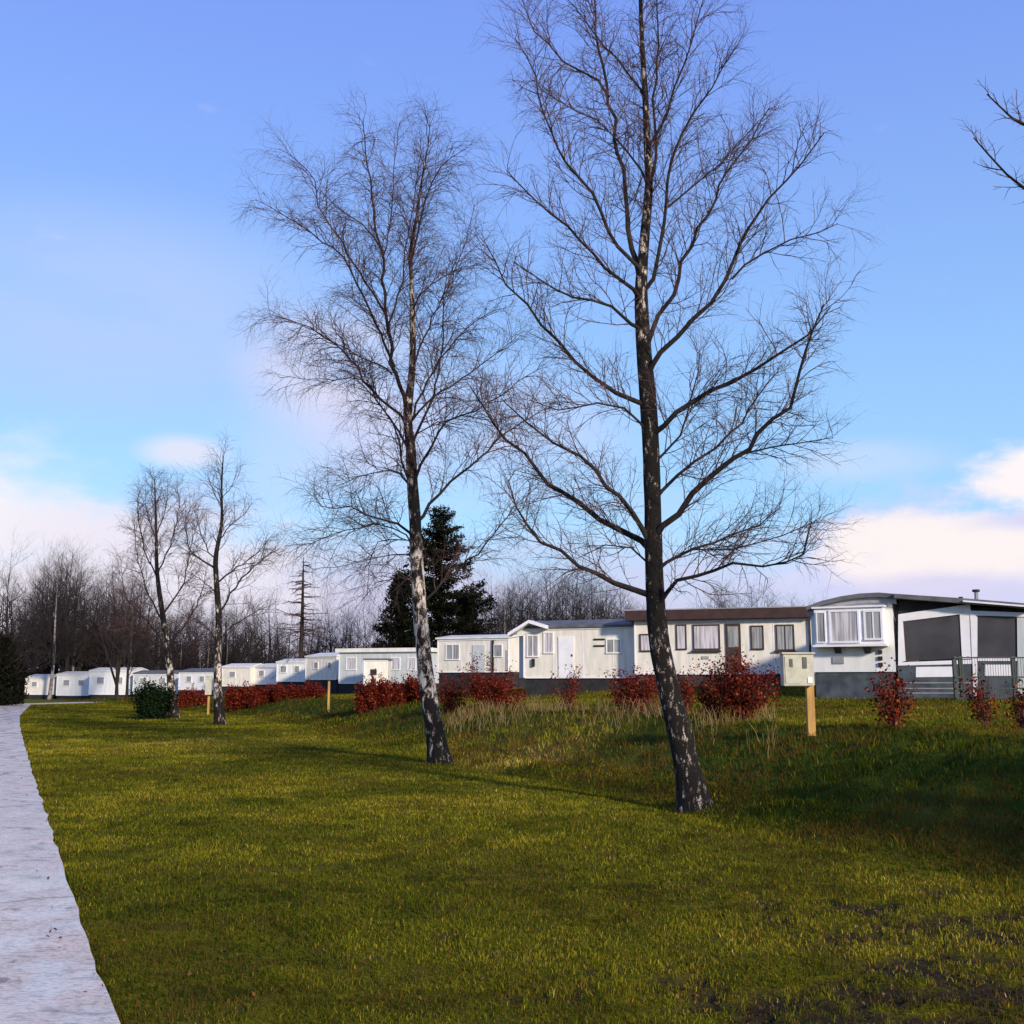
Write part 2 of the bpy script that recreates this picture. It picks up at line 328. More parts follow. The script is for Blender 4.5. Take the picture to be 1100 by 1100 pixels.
def mat_path():
    m_, N, L, B = newmat('wet_concrete')
    tc = N.new('ShaderNodeTexCoord')
    def noise(sv, sc, det=6, ro=.6, dist=0):
        mp = N.new('ShaderNodeMapping'); mp.inputs['Scale'].default_value = sv; L.new(tc.outputs['Object'], mp.inputs[0])
        t = N.new('ShaderNodeTexNoise'); t.inputs['Scale'].default_value = sc; t.inputs['Detail'].default_value = det; t.inputs['Roughness'].default_value = ro; t.inputs['Distortion'].default_value = dist
        L.new(mp.outputs[0], t.inputs['Vector']); return t.outputs[0]
    base = noise((1, 1, 1), 1.6, 8, .7); fleck = noise((.8, 1.5, 1), 26, 8, .8, .3); wet = noise((1, .6, 1), 2.2, 7, .62, .4); stain = noise((.7, 1.4, 1), 4.5, 8, .72, .8)
    def ramp(v, a, ca, b_, cb):
        r = N.new('ShaderNodeValToRGB'); L.new(v, r.inputs[0]); e = r.color_ramp.elements
        e[0].position = a; e[0].color = (*ca, 1); e[1].position = b_; e[1].color = (*cb, 1); return r.outputs[0]
    def mul(a, b, f=1.0, fac=None, mode='MULTIPLY'):
        x = N.new('ShaderNodeMix'); x.data_type = 'RGBA'; x.blend_type = mode; x.inputs[0].default_value = f; L.new(a, x.inputs[6])
        if isinstance(b, tuple): x.inputs[7].default_value = (*b, 1)
        else: L.new(b, x.inputs[7])
        if fac is not None: L.new(fac, x.inputs[0])
        return x.outputs[2]
    c = ramp(base, .32, (.72, .57, .46), .66, (.96, .80, .67))
    c = mul(c, ramp(fleck, .40, (.30, .27, .26), .52, (1, 1, 1)), .75)
    c = mul(c, ramp(stain, .36, (.30, .28, .27), .46, (1, 1, 1)), .8)
    vo = N.new('ShaderNodeTexVoronoi'); vo.feature = 'DISTANCE_TO_EDGE'; vo.inputs['Scale'].default_value = .55
    wr = N.new('ShaderNodeMix'); wr.data_type = 'RGBA'; wr.inputs[0].default_value = .3; L.new(tc.outputs['Object'], wr.inputs[6])
    wn = N.new('ShaderNodeTexNoise'); wn.inputs['Scale'].default_value = 2.5; wn.inputs['Detail'].default_value = 6; L.new(tc.outputs['Object'], wn.inputs['Vector']); L.new(wn.outputs['Color'], wr.inputs[7])
    mp_ = N.new('ShaderNodeMapping'); mp_.inputs['Scale'].default_value = (.5, .75, 1); L.new(wr.outputs[2], mp_.inputs[0]); L.new(mp_.outputs[0], vo.inputs['Vector'])
    c = mul(c, ramp(vo.outputs[0], .003, (.16, .14, .13), .012, (1, 1, 1)), .6)
    ed = N.new('ShaderNodeAttribute'); ed.attribute_name = 'edge'
    ad = N.new('ShaderNodeMath'); ad.operation = 'ADD'; L.new(ed.outputs['Fac'], ad.inputs[0]); L.new(stain, ad.inputs[1])
    c = mul(c, (.06, .055, .03), fac=ramp(ad.outputs[0], 1.02, (0, 0, 0), 1.3, (1, 1, 1)), mode='MIX')
    L.new(c, B.inputs['Base Color'])
    rr = N.new('ShaderNodeMapRange'); L.new(wet, rr.inputs[0]); rr.inputs[1].default_value = .4; rr.inputs[2].default_value = .62; rr.inputs[3].default_value = .16; rr.inputs[4].default_value = .6
    L.new(rr.outputs[0], B.inputs['Roughness']); B.inputs['Specular IOR Level'].default_value = .55
    b = N.new('ShaderNodeBump'); b.inputs['Strength'].default_value = .12; b.inputs['Distance'].default_value = .004
    L.new(fleck, b.inputs['Height']); L.new(b.outputs[0], B.inputs['Normal'])
    return m_
def mat_glass(name, col, rough=.08):
    m_, N, L, B = newmat(name)
    tc = N.new('ShaderNodeTexCoord'); w = N.new('ShaderNodeTexNoise'); mp = N.new('ShaderNodeMapping'); mp.inputs['Scale'].default_value = (9, 1, .5)
    L.new(tc.outputs['Object'], mp.inputs[0]); L.new(mp.outputs[0], w.inputs['Vector']); w.inputs['Scale'].default_value = 1.5
    r = N.new('ShaderNodeValToRGB'); L.new(w.outputs[0], r.inputs[0]); e = r.color_ramp.elements
    e[0].position = .38; e[0].color = (*[c * .5 for c in col], 1); e[1].position = .6; e[1].color = (*col, 1)
    L.new(r.outputs[0], B.inputs['Base Color']); B.inputs['Roughness'].default_value = rough; B.inputs['Specular IOR Level'].default_value = .6; return m_

M = dict(
    ground=mat_ground(), blade=mat_blade(), path=mat_path(),
    cream=mat_clad('cream_cladding', (.80, .74, .66)), white=mat_clad('white_cladding', (.80, .79, .80), grime=.15), pale=mat_clad('pale_grey_cladding', (.55, .58, .60)),
    smooth_white=simple('white_paint', (.78, .77, .80), .4, .05, 3), grey_trim=simple('grey_trim', (.30, .30, .31), .5, .15, 4),
    dark=simple('dark_void', (.022, .022, .024), .8, .3, 5), brown=simple('brown_roofing', (.050, .026, .022), .6, .2, 3), brown_wood=simple('dark_brown_wood', (.055, .032, .026), .6, .2, 6),
    slate=simple('blue_grey_skirting', (.060, .072, .085), .6, .35, 3, bump=.3), roof_grey=simple('grey_felt_roofing', (.12, .12, .125), .7, .3, 2), roof_white=simple('white_sheet_roofing', (.72, .70, .66), .4, .1, 2),
    mesh=simple('charcoal_awning_cloth', (.050, .048, .055), .75, .25, 1.2, bump=.4), glass=mat_glass('curtained_glass', (.34, .35, .35)), glass_pale=mat_glass('net_curtain_glass', (.62, .59, .62), .2), gap_pane=mat_glass('dark_gap_pane', (.07, .06, .055)),
    wood=simple('yellow_timber', (.50, .30, .09), .7, .3, 9, col2=(.30, .16, .05), sv=(1, 1, .2)), box=simple('weathered_cabinet_plastic', (.46, .45, .36), .55, .15, 6), box_dark=simple('cabinet_recess', (.09, .10, .09), .6, .2, 8),
    metal=simple('galvanised_flue', (.3, .3, .31), .35, .15, 8, metal=.8), green_steel=simple('dark_green_steel', (.012, .028, .028), .45, .2, 8),
    bark=simple('grey_brown_bark', (.020, .015, .013), .9, .35, 7, bump=.6, sv=(1, 1, .3)), twig=simple('dark_purple_brown_twig', (.085, .044, .040), .8, .3, 3),
    fartwig=simple('grey_brown_far_twig', (.022, .016, .015), .9, .3, .6), brightbark=simple('pale_birch_bark', (.28, .25, .23), .8, .5, 4, col2=(.05, .04, .04)),
    birchA=mat_birch('dark_birch_bark', .0, [(0, .16), (2.2, .2), (3, .04), (6, .05), (7.2, .32), (9, .32), (11, .1)], 2.3), birchB=mat_birch('white_birch_bark', .0, [(0, .06), (.8, .16), (1.4, .52), (4.3, .5), (5.0, .1), (7, .3), (10, .45), (13, .3)], 1.5), birchC=mat_birch('far_birch_bark', .0, [(0, .05), (.9, .1), (1.1, .42), (2.4, .36), (4.5, .15), (6, .0), (12, .0)], 1.0),
    beech=mat_leaf('copper_beech_leaf', [(.030, .004, .003), (.10, .010, .006), (.19, .024, .010), (.30, .09, .04)]),
    needle=mat_leaf('dark_conifer_needle', [(.003, .004, .002), (.006, .008, .004), (.014, .015, .008)]),
    ever=mat_leaf('evergreen_leaf', [(.004, .010, .004), (.009, .020, .007), (.022, .040, .013)]),
    straw=mat_leaf('dry_straw_stalk', [(.10, .065, .025), (.20, .14, .06), (.36, .27, .14)]),
    litter=mat_leaf('brown_fallen_leaf', [(.03, .014, .008), (.09, .04, .018), (.20, .11, .05)]),
    brick=simple('dark_plinth', (.05, .045, .045), .9, .3, 6),
)

# ------------------------------------------------------------------ ground
def axis(lo, hi, a, b, fine, g):
    c = list(np.arange(a, b, fine)); s = fine; x = b
    while x < hi: c.append(x); s *= g; x += s
    c.append(hi); s = fine; x = a; f = []
    while x > lo: s *= g; x -= s; f.append(x)
    return np.array(sorted([v for v in f if v > lo] + [lo] + c))
gx = axis(-4000, 4000, -5.5, 6.5, .07, 1.045); gy = axis(-500, 4000, 3.6, 16, .07, 1.025)
GX, GY = np.meshgrid(gx, gy); GZ = H(GX, GY)
nx, ny = len(gx), len(gy)
idx = np.arange(nx * ny).reshape(ny, nx)
Q = np.stack([idx[:-1, :-1], idx[:-1, 1:], idx[1:, 1:], idx[1:, :-1]], -1).reshape(-1, 4)
me = np_mesh('ground', np.stack([GX, GY, GZ], -1).reshape(-1, 3), Q)
def bankf(x, y):
    u = bank_u(x, y); return sm(u / .8 + (fbm(x * 1.2, y * 1.2, 21) - .5) * 1.2) * (1 - .75 * sm((u - 4.6) / 1.0))
DRY = [(*[gnd(545, 812, .1).x, gnd(545, 812, .1).y], 3.2, 3.0, .95), (-.3, 26.5, 4.5, 4.5, .55), (gnd(230, 795).x, gnd(230, 795).y, 6, 6, .6), (gnd(900, 870, .3).x, gnd(900, 870, .3).y, 1.6, 1.0, .25), (1.6, 21, 2.4, 3, .35), (4.6, 12, .8, 2, .3)]
def dryf(x, y):
    d = np.zeros(np.broadcast(x, y).shape)
    for (cx, cy, rx, ry, k) in DRY: d = np.maximum(d, k * sm(1.2 - np.sqrt(((x - cx) / rx) ** 2 + ((y - cy) / ry) ** 2)))
    return np.clip(d * (.3 + 1.3 * fbm(x * 1.6, y * 1.6, 31)), 0, 1)
fx, fy_ = GX.ravel(), GY.ravel()
vert_attr(me, 'bank', bankf(fx, fy_)); vert_attr(me, 'mud', mud(fx, fy_)); vert_attr(me, 'dry', dryf(fx, fy_) * .8)
tag(link_mesh('ground', me, M['ground'], smooth=True), kind='structure')

# path: a strip with its own slight thickness
ys = np.unique(np.concatenate([np.arange(-24, 30, .25), np.arange(30, 130, 1.0)])); V = []; Fc = []; EDG = []
for y in ys:
    xr = float(np.interp(y, PY, PX)) + .03 * (float(vnoise(y * 1.7, 0, 4)) - .5) + .03 * (float(vnoise(y * 6, 3, 5)) - .5)
    for k, q_ in enumerate((0, .04, .09, .3, .7, 1)): V.append((xr - PATH_W * q_, y, .004 + .012 * (1 - abs(2 * q_ - 1)))); EDG.append((1, .72, .4, 0, 0, 0)[k])
for i in range(len(ys) - 1):
    for k in range(5): a = i * 6 + k; Fc.append([a + 1, a, a + 6, a + 7])
me = py_mesh('path', V, Fc); vert_attr(me, 'edge', EDG); tag(link_mesh('path', me, M['path'], smooth=True), kind='structure')

# ------------------------------------------------------------------ grass
rng = np.random.default_rng(7)
def brownf(x, y):
    b_ = sm(bank_u(x, y) / .8); n_ = fbm(x * .8 + 5, y * .8, 131); near = sm((y - 3) / 3) * sm((13 - y) / 6) * sm((x + 1) / 4)
    return np.clip(.10 + sm((n_ - .45) / .22) * (.62 * b_ + .22) + .25 * near, 0, .8)
def blades(n0, ymin, ymax, pw, cond, hfun, tonefun, wfun):
    n = int(n0); g = 2 - pw
    y = (rng.random(n) * (ymax ** g - ymin ** g) + ymin ** g) ** (1 / g)
    x = (rng.random(n) * 2 - 1) * (y * .49 + .5)
    k = cond(x, y); x, y = x[k], y[k]; n = len(x); z = H(x, y)
    h = hfun(x, y) * (.55 + .9 * rng.random(n)); w = wfun(x, y) * (.7 + .6 * rng.random(n))
    a = rng.random(n) * 2 * math.pi; lean = (.2 + .8 * rng.random(n)) * h; b = rng.random(n) * 2 * math.pi
    dx, dy = np.cos(a) * w / 2, np.sin(a) * w / 2; lx, ly = np.cos(b) * lean, np.sin(b) * lean
    P = np.empty((n, 5, 3))
    P[:, 0] = np.stack([x - dx, y - dy, z - .01], -1); P[:, 1] = np.stack([x + dx, y + dy, z - .01], -1)
    P[:, 2] = np.stack([x + dx * .8 + lx * .35, y + dy * .8 + ly * .35, z + h * .6], -1); P[:, 3] = np.stack([x - dx * .8 + lx * .35, y - dy * .8 + ly * .35, z + h * .6], -1)
    P[:, 4] = np.stack([x + lx, y + ly, z + h], -1)
    i = np.arange(n)[:, None] * 5
    T = np.concatenate([i + [[0, 1, 2]], i + [[0, 2, 3]], i + [[3, 2, 4]]])
    me = np_mesh('grass', P.reshape(-1, 3), T); vert_attr(me, 'tone', np.repeat(np.clip(tonefun(x, y, n), 0, 1), 5))
    br = brownf(x, y); vert_attr(me, 'brown', np.repeat((rng.random(n) < br) * (.5 + .5 * rng.random(n)), 5)); return me
def lawn_tone(x, y, n):
    return .34 - .22 * sm((fbm(x * 2.6, y * 2.6, 161) - .55) / .15) + (fbm(x * .55, y * .55, 41) - .5) * .8 + (fbm(x * 3, y * 3, 43) - .5) * .35 + dryf(x, y) * .35 + rng.normal(0, .13, n) + (rng.random(n) > .97) * .35 - (rng.random(n) > .9) * .3
me = blades(900000, 4.2, 115, 1.6, lambda x, y: (path_v(x, y) > .02 - .16 * fbm(x * 5, y * 5, 2) ** 1.5 * (rng.random(len(x)) + .2)) & (bank_u(x, y) < 1.4) & (mud(x, y) < rng.random(len(x)) * 1.25 + .15) & (fbm(x * 4, y * 4, 61) > .12 + .28 * rng.random(len(x))),
            lambda x, y: (.012 + .024 * fbm(x * 2.2, y * 2.2, 51)) * (y / 6) ** .35, lawn_tone, lambda x, y: .0042 * (y / 5) ** .75)
tag(link_mesh('lawn_grass', me, M['blade']), 'short mown olive lawn grass between the path and the bank', 'grass', kind='stuff')
def bank_tone(x, y, n):
    u = bank_u(x, y)
    return .04 + .26 * sm((u - 4.8)) + (fbm(x * .6, y * .6, 71) - .5) * .75 + (fbm(x * 3, y * 3, 73) - .5) * .3 + dryf(x, y) * .75 + rng.normal(0, .12, n) + (rng.random(n) > .95) * .35
me = blades(360000, 7.5, 110, 1.5, lambda x, y: (bank_u(x, y) + (fbm(x * 1.3, y * 1.3, 141) - .5) * 1.6 > rng.random(len(x)) * 1.1 - .5),
            lambda x, y: np.where(bank_u(x, y) < 5.2, (.03 + .13 * fbm(x * 2.4, y * 2.4, 81) ** 2), .045) * (y / 10) ** .3, bank_tone, lambda x, y: .0075 * (y / 10) ** .8)
tag(link_mesh('bank_grass', me, M['blade']), 'rough long green and ochre grass covering the bank', 'grass', kind='stuff')

# ------------------------------------------------------------------ tubes and trees
def tubes(P, R, k):                    # P (N,n,3), R (N,n)
    P = np.asarray(P, float); R = np.asarray(R, float); N_, n, _ = P.shape
    T = np.gradient(P, axis=1); T /= np.linalg.norm(T, axis=2, keepdims=True) + 1e-9
    main = P[:, -1] - P[:, 0]; main /= np.linalg.norm(main, axis=1, keepdims=True) + 1e-9
    ref = np.where(np.abs(main[:, 2:3]) > .7, np.array([[1., 0.13, 0]]), np.array([[0.1, 0, 1.]]))[:, None, :].repeat(n, 1)
    U = np.cross(T, ref); U /= np.linalg.norm(U, axis=2, keepdims=True) + 1e-9; Vv = np.cross(T, U)
    a = np.arange(k) * 2 * math.pi / k
    X = P[:, :, None, :] + R[:, :, None, None] * (np.cos(a)[None, None, :, None] * U[:, :, None, :] + np.sin(a)[None, None, :, None] * Vv[:, :, None, :])
    i = np.arange(N_ * n * k).reshape(N_, n, k); j = np.roll(i, -1, 2)
    Qd = np.stack([i[:, :-1], j[:, :-1], j[:, 1:], i[:, 1:]], -1).reshape(-1, 4)
    return X.reshape(-1, 3), Qd
def multi_tubes(name, branches, mat, parent, k=3, smooth=False, origin=(0, 0, 0)):
    by = {}
    for P, R in branches: by.setdefault(len(P), []).append((P, R))
    Vs = []; Qs = []; off = 0
    for n, L_ in by.items():
        V, Q_ = tubes([[tuple(p) for p in b[0]] for b in L_], [b[1] for b in L_], k); Vs.append(V); Qs.append(Q_ + off); off += len(V)
    me = np_mesh(name, np.concatenate(Vs) - np.array(origin)[None], np.concatenate(Qs)); return link_mesh(name, me, mat, parent, smooth)
def smooth_poly(pts, rs, step):
    # Catmull-Rom resample
    out = []; ro = []; n = len(pts)
    for i in range(n - 1):
        p0, p1, p2, p3 = pts[max(i - 1, 0)], pts[i], pts[i + 1], pts[min(i + 2, n - 1)]
        k = max(1, int((p2 - p1).length / step))
        for j in range(k):
            t = j / k; t2, t3 = t * t, t * t * t
            out.append(.5 * (2 * p1 + (p2 - p0) * t + (2 * p0 - 5 * p1 + 4 * p2 - p3) * t2 + (3 * p1 - p0 - 3 * p2 + p3) * t3)); ro.append(rs[i] * (1 - t) + rs[i + 1] * t)
    out.append(pts[-1]); ro.append(rs[-1]); return out, ro
def rv(R): return Vector((R.gauss(0, 1), R.gauss(0, 1), R.gauss(0, 1)))
def grow(R, p, d, L_, r, n, up, droop, wig, tip=.35):
    P = [p.copy()]; d = d.normalized(); Rr = [r]; p = p.copy()
    for i in range(n):
        d = (d + rv(R) * wig + Vector((0, 0, up - droop * (i / n) ** 1.5))).normalized()
        p = p + d * (L_ / n); P.append(p.copy()); Rr.append(r * (1 - (1 - tip) * (i + 1) / n))
    return P, Rr
def side_dirs(R, t, ang):
    q = rv(R); q = (q - t * q.dot(t)).normalized(); return (t * math.cos(ang) + q * math.sin(ang))
def populate(R, limb, cfg, lvl, out):
    P, Rr = limb; n = len(P); tot = sum((P[i + 1] - P[i]).length for i in range(n - 1)); c = cfg[lvl]
    cnt = max(2, int(tot * (1 - c['start']) / c['gap'] + R.random()))
    for i in range(cnt):
        s = c['start'] + (1 - c['start']) * (i + R.random()) / cnt; f = min(s * (n - 1), n - 1.001); a = int(f); t = f - a
        p = P[a].lerp(P[a + 1], t); tg = (P[a + 1] - P[a]).normalized(); r0 = Rr[a] * (1 - t) + Rr[a + 1] * t
        L_ = c['len'] * (1 - c['fall'] * s) * R.uniform(.55, 1.25)
        d = side_dirs(R, tg, rad(R.uniform(*c['ang'])))
        d = d + Vector((0, 0, c.get('lift', 0)))
        b = grow(R, p, d, L_, min(c['r'] * R.uniform(.8, 1.2), r0 * .8), c['n'], c['up'], c['droop'], c['wig'])
        out.append(b)
        if lvl + 1 < len(cfg): populate(R, b, cfg, lvl + 1, out)
def fit(R, pix, d0, lean, r0, r1, step=.25):
    # limb traced through the photo's pixels, leaning towards or away from the camera
    n = len(pix); pts = []
    for i, (a, b) in enumerate(pix): pts.append(at(a, b, d0 + lean * i / (n - 1)))
    rs = [r0 + (r1 - r0) * (i / (n - 1)) ** .8 for i in range(n)]
    P, Rr = smooth_poly(pts, rs, step)
    P = [p + rv(R) * min(.03, .012 + Rr[i] * .5) if 0 < i < len(P) - 1 else p for i, p in enumerate(P)]
    return P, Rr

def traced_tree(name, label, d0, trunk_px, trunk_r, limbs, cfg, barkmat, limbmat, seed, group, extra=0):
    R = random.Random(seed)
    pts = [at(a, b, d0) for a, b in trunk_px]; base = Vector((pts[0].x, pts[0].y, hz(pts[0].x, pts[0].y)))
    root = thing(name, label, 'tree', base, 0, group)
    P, Rr = smooth_poly(pts, trunk_r, .12)
    P[0].z = min(P[0].z, base.z - .12)
    V, Qd = tubes([[tuple(p) for p in P]], [Rr], 22)
    ang = np.arctan2(V[:, 1] - pts[0].y, V[:, 0] - pts[0].x); up = V[:, 2] - base.z
    cen = np.repeat(np.array([tuple(p) for p in P]), 22, 0)
    k = 1 + .10 * (fbm(ang * 3 + 9, up * 2.2, seed) - .5) * 2 + .45 * np.exp(-np.clip(up, 0, 9) / .16) * (.75 + .5 * vnoise(ang * 1.6 + 5, ang * 0, seed))
    V = cen + (V - cen) * k[:, None]
    link_mesh('trunk', np_mesh('trunk', V - np.array(base)[None], Qd), barkmat, root, True)
    crown = []
    trunk_top = ([p for p in P[int(len(P) * .55):]], [r for r in Rr[int(len(P) * .55):]])
    populate(R, trunk_top, cfg, 0, crown)
    for (pix, r0) in limbs:
        lean = R.choice((-1, 1)) * R.uniform(.15, .75) * abs(pix[-1][0] - pix[0][0]) * d0 / F
        r0 = r0 * .86; Pl = fit(R, pix, d0, lean, r0, max(.005, r0 * .16))
        # start exactly inside the trunk
        multi_tubes('limb', [Pl], limbmat, root, 7, True, base)
        populate(R, Pl, cfg, 0, crown)
    multi_tubes('crown', crown, M['twig'], root, 3, False, base)
    print(name, 'twigs', len(crown)); return root

cfgA = [dict(start=.12, gap=.085, len=.95, fall=.35, r=.0085, n=7, ang=(25, 62), up=.05, droop=.10, wig=.15, lift=.15),
        dict(start=.12, gap=.12, len=.50, fall=.3, r=.0050, n=4, ang=(25, 62), up=.03, droop=.14, wig=.17),
        dict(start=.15, gap=.13, len=.28, fall=.2, r=.0034, n=3, ang=(25, 60), up=.02, droop=.25, wig=.2)]
trunkA = [(746, 866), (738, 825), (728, 780), (716, 730), (708, 690), (704, 640), (702, 590), (701, 540), (699, 480), (696, 430), (692, 380), (689, 330), (689, 300), (693, 250), (697, 200), (695, 150), (693, 100), (690, 50), (688, 0), (687, -60), (686, -110)]
trunkAr = [.205, .18, .165, .15, .145, .135, .128, .122, .118, .118, .112, .10, .085, .072, .062, .052, .045, .036, .028, .018, .008]
limbsA = [([(700, 640), (660, 625), (640, 617), (600, 595), (565, 565), (552, 545), (546, 515)], .055),
 ([(700, 592), (688, 580), (643, 554), (602, 527), (574, 503), (545, 474), (520, 441), (505, 415)], .065),
 ([(701, 590), (680, 552), (651, 521), (623, 490), (594, 474), (565, 454), (540, 430)], .05),
 ([(698, 448), (688, 434), (664, 421), (635, 405), (598, 368), (565, 327), (545, 303), (522, 262)], .055),
 ([(693, 356), (682, 348), (655, 331), (615, 319), (578, 303), (553, 282)], .04),
 ([(690, 325), (680, 311), (651, 286), (610, 245), (574, 217), (545, 184)], .045),
 ([(690, 305), (680, 290), (664, 266), (635, 209), (610, 176), (590, 139), (574, 82), (553, 41)], .045),
 ([(690, 310), (681, 280), (676, 245), (670, 184), (657, 110), (643, 53), (638, 0), (630, -50)], .06),
 ([(654, 104), (640, 88), (606, 65), (574, 33), (561, 0)], .028),
 ([(693, 110), (675, 80), (650, 50), (630, 25), (600, -10)], .025),
 ([(704, 655), (717, 638), (729, 625), (766, 613), (786, 605), (819, 609), (864, 593), (872, 560)], .045),
 ([(703, 615), (717, 603), (745, 589), (786, 574), (815, 564), (839, 544)], .038),
 ([(702, 580), (715, 564), (745, 531), (786, 495), (815, 466), (848, 437), (860, 400), (872, 356), (885, 327)], .065),
 ([(701, 540), (711, 527), (745, 495), (786, 466), (815, 425), (835, 400)], .04),
 ([(699, 468), (709, 458), (745, 433), (786, 409), (811, 398), (840, 380), (868, 360), (892, 330)], .055),
 ([(695, 405), (700, 393), (729, 360), (762, 323), (786, 282), (803, 241), (827, 213), (860, 176), (885, 143)], .055),
 ([(692, 380), (702, 355), (721, 319), (741, 262), (762, 229), (782, 184), (807, 151), (827, 115)], .05),
 ([(690, 315), (700, 295), (713, 245), (723, 172), (745, 123), (766, 94), (786, 57)], .045),
 ([(718, 222), (730, 210), (754, 192), (786, 164), (815, 130)], .022),
 ([(695, 205), (704, 170), (702, 120), (706, 50), (706, -10), (712, -60)], .035),
 ([(695, 160), (715, 120), (735, 70), (750, 20), (765, -30)], .028),
 ([(696, 200), (672, 160), (640, 130), (600, 110), (575, 90)], .022),
 ([(786, 300), (820, 270), (850, 258), (880, 250), (900, 240)], .02),
 ([(790, 490), (830, 480), (865, 478), (895, 470)], .018), ([(745, 590), (790, 590), (840, 575), (880, 560)], .014),
 ([(702, 610), (680, 590), (650, 585), (620, 600)], .02), ([(700, 500), (730, 470), (745, 420), (752, 380)], .025), ([(699, 470), (670, 440), (640, 435), (600, 440), (570, 430)], .025)]
traced_tree('birch_tree', 'big bare birch with a black leaning trunk, nearest to the camera', 15.3, trunkA, trunkAr, limbsA, cfgA, M['birchA'], M['bark'], 3, 'bare birches on the lawn edge')

cfgB = [dict(start=.12, gap=.115, len=1.25, fall=.35, r=.011, n=7, ang=(25, 65), up=.03, droop=.22, wig=.15, lift=.12),
        dict(start=.12, gap=.13, len=.66, fall=.3, r=.0066, n=4, ang=(25, 65), up=.0, droop=.34, wig=.17),
        dict(start=.15, gap=.15, len=.48, fall=.2, r=.0046, n=4, ang=(25, 60), up=-.05, droop=.5, wig=.14)]
trunkB = [(473, 821), (467, 785), (461, 750), (457, 720), (453, 680), (450, 640), (447, 590), (446, 560), (443, 520), (441, 480), (438, 445), (443, 392), (443, 340), (442, 300), (441, 272), (447, 235), (453, 195), (459, 160), (462, 134)]
trunkBr = [.23, .20, .18, .165, .155, .145, .135, .13, .12, .11, .10, .075, .06, .05, .042, .033, .025, .016, .008]
limbsB = [([(438, 450), (432, 428), (422, 388), (416, 340), (412, 280), (402, 248), (400, 200), (392, 165), (390, 128)], .065),
 ([(424, 395), (412, 368), (392, 320), (368, 276), (336, 252), (308, 232), (274, 214)], .04), ([(416, 340), (392, 304), (368, 260), (348, 232), (332, 184), (300, 160)], .035), ([(411, 270), (402, 256), (388, 240), (360, 220), (340, 200)], .025),
 ([(440, 462), (430, 446), (400, 420), (376, 384), (348, 360), (320, 346), (288, 336)], .045), ([(440, 485), (428, 464), (412, 440), (388, 408), (360, 408), (300, 406)], .035), ([(421, 402), (405, 392), (372, 376), (340, 356), (310, 345)], .025),
 ([(444, 530), (436, 509), (430, 475), (422, 454), (408, 435), (380, 430)], .04), ([(444, 530), (430, 508), (417, 504), (400, 508), (374, 516), (362, 522)], .028),
 ([(446, 585), (438, 573), (428, 563), (415, 560), (393, 553), (374, 544), (345, 544), (337, 525)], .045), ([(446, 590), (436, 576), (410, 563), (372, 569), (334, 583), (305, 587)], .025),
 ([(447, 590), (438, 580), (405, 583), (396, 603), (394, 640)], .02), ([(448, 605), (438, 595), (424, 595), (398, 601), (374, 607), (335, 612)], .02), ([(449, 630), (440, 620), (422, 621), (403, 627), (389, 645)], .02),
 ([(447, 562), (462, 542), (485, 518), (516, 492), (540, 468), (568, 448), (596, 436)], .05), ([(445, 540), (452, 500), (462, 480), (480, 452), (512, 440), (544, 420), (580, 396)], .045),
 ([(441, 480), (448, 464), (464, 424), (476, 376), (476, 320), (480, 290)], .045), ([(440, 455), (455, 420), (480, 376), (512, 344), (536, 328)], .035), ([(440, 455), (464, 428), (496, 408), (528, 384), (560, 356)], .035),
 ([(443, 335), (450, 318), (464, 304), (496, 288), (520, 284)], .025), ([(441, 285), (452, 240), (464, 196), (484, 168), (500, 160)], .03), ([(417, 350), (424, 330), (432, 304), (438, 256), (448, 200), (452, 150)], .03),
 ([(412, 275), (416, 264), (422, 212), (424, 168), (430, 130)], .022), ([(450, 655), (475, 625), (504, 601), (530, 575), (552, 545), (578, 522)], .04), ([(443, 395), (460, 350), (480, 310), (500, 260), (510, 220)], .028), ([(443, 470), (470, 452), (500, 452), (540, 460)], .02)]
traced_tree('birch_tree', 'bare weeping birch with a black and white trunk beside the golden grass', 23.4, trunkB, trunkBr, limbsB, cfgB, M['birchB'], M['bark'], 5, 'bare birches on the lawn edge')

cfgC = [dict(start=.15, gap=.17, len=1.5, fall=.35, r=.016, n=6, ang=(25, 60), up=.05, droop=.12, wig=.14, lift=.12),
        dict(start=.15, gap=.20, len=.85, fall=.3, r=.009, n=4, ang=(25, 60), up=.0, droop=.25, wig=.16),
        dict(start=.2, gap=.2, len=.5, fall=.2, r=.0065, n=3, ang=(25, 60), up=-.05, droop=.4, wig=.15)]
trunkC = [(236, 777), (234, 740), (234, 700), (235, 664), (232, 617), (232, 597), (238, 562), (238, 525), (239, 502), (240, 490)]
limbsC = [([(235, 660), (257, 626), (283, 600), (300, 590)], .06), ([(233, 625), (255, 610), (275, 595), (292, 575)], .05), ([(232, 612), (218, 603), (204, 590), (200, 560), (208, 540)], .06), ([(232, 605), (220, 585), (214, 565), (212, 540)], .04),
          ([(235, 580), (248, 565), (262, 552), (270, 540)], .035), ([(235, 640), (215, 622), (200, 612)], .035), ([(238, 545), (228, 525), (223, 505)], .025), ([(238, 535), (250, 520), (256, 500)], .022), ([(235, 690), (250, 672), (280, 655), (300, 645)], .04), ([(234, 690), (218, 670), (200, 660)], .04)]
traced_tree('birch_tree', 'slender bare birch with one tall upright leader, right of the dark round bush', 46, trunkC, [.21, .17, .15, .13, .11, .10, .065, .045, .03, .015], limbsC, cfgC, M['birchC'], M['bark'], 8, 'bare birches on the lawn edge')
trunkD = [(187, 769), (184, 740), (181, 707), (176, 670), (169, 617), (168, 580), (167, 542), (166, 514)]
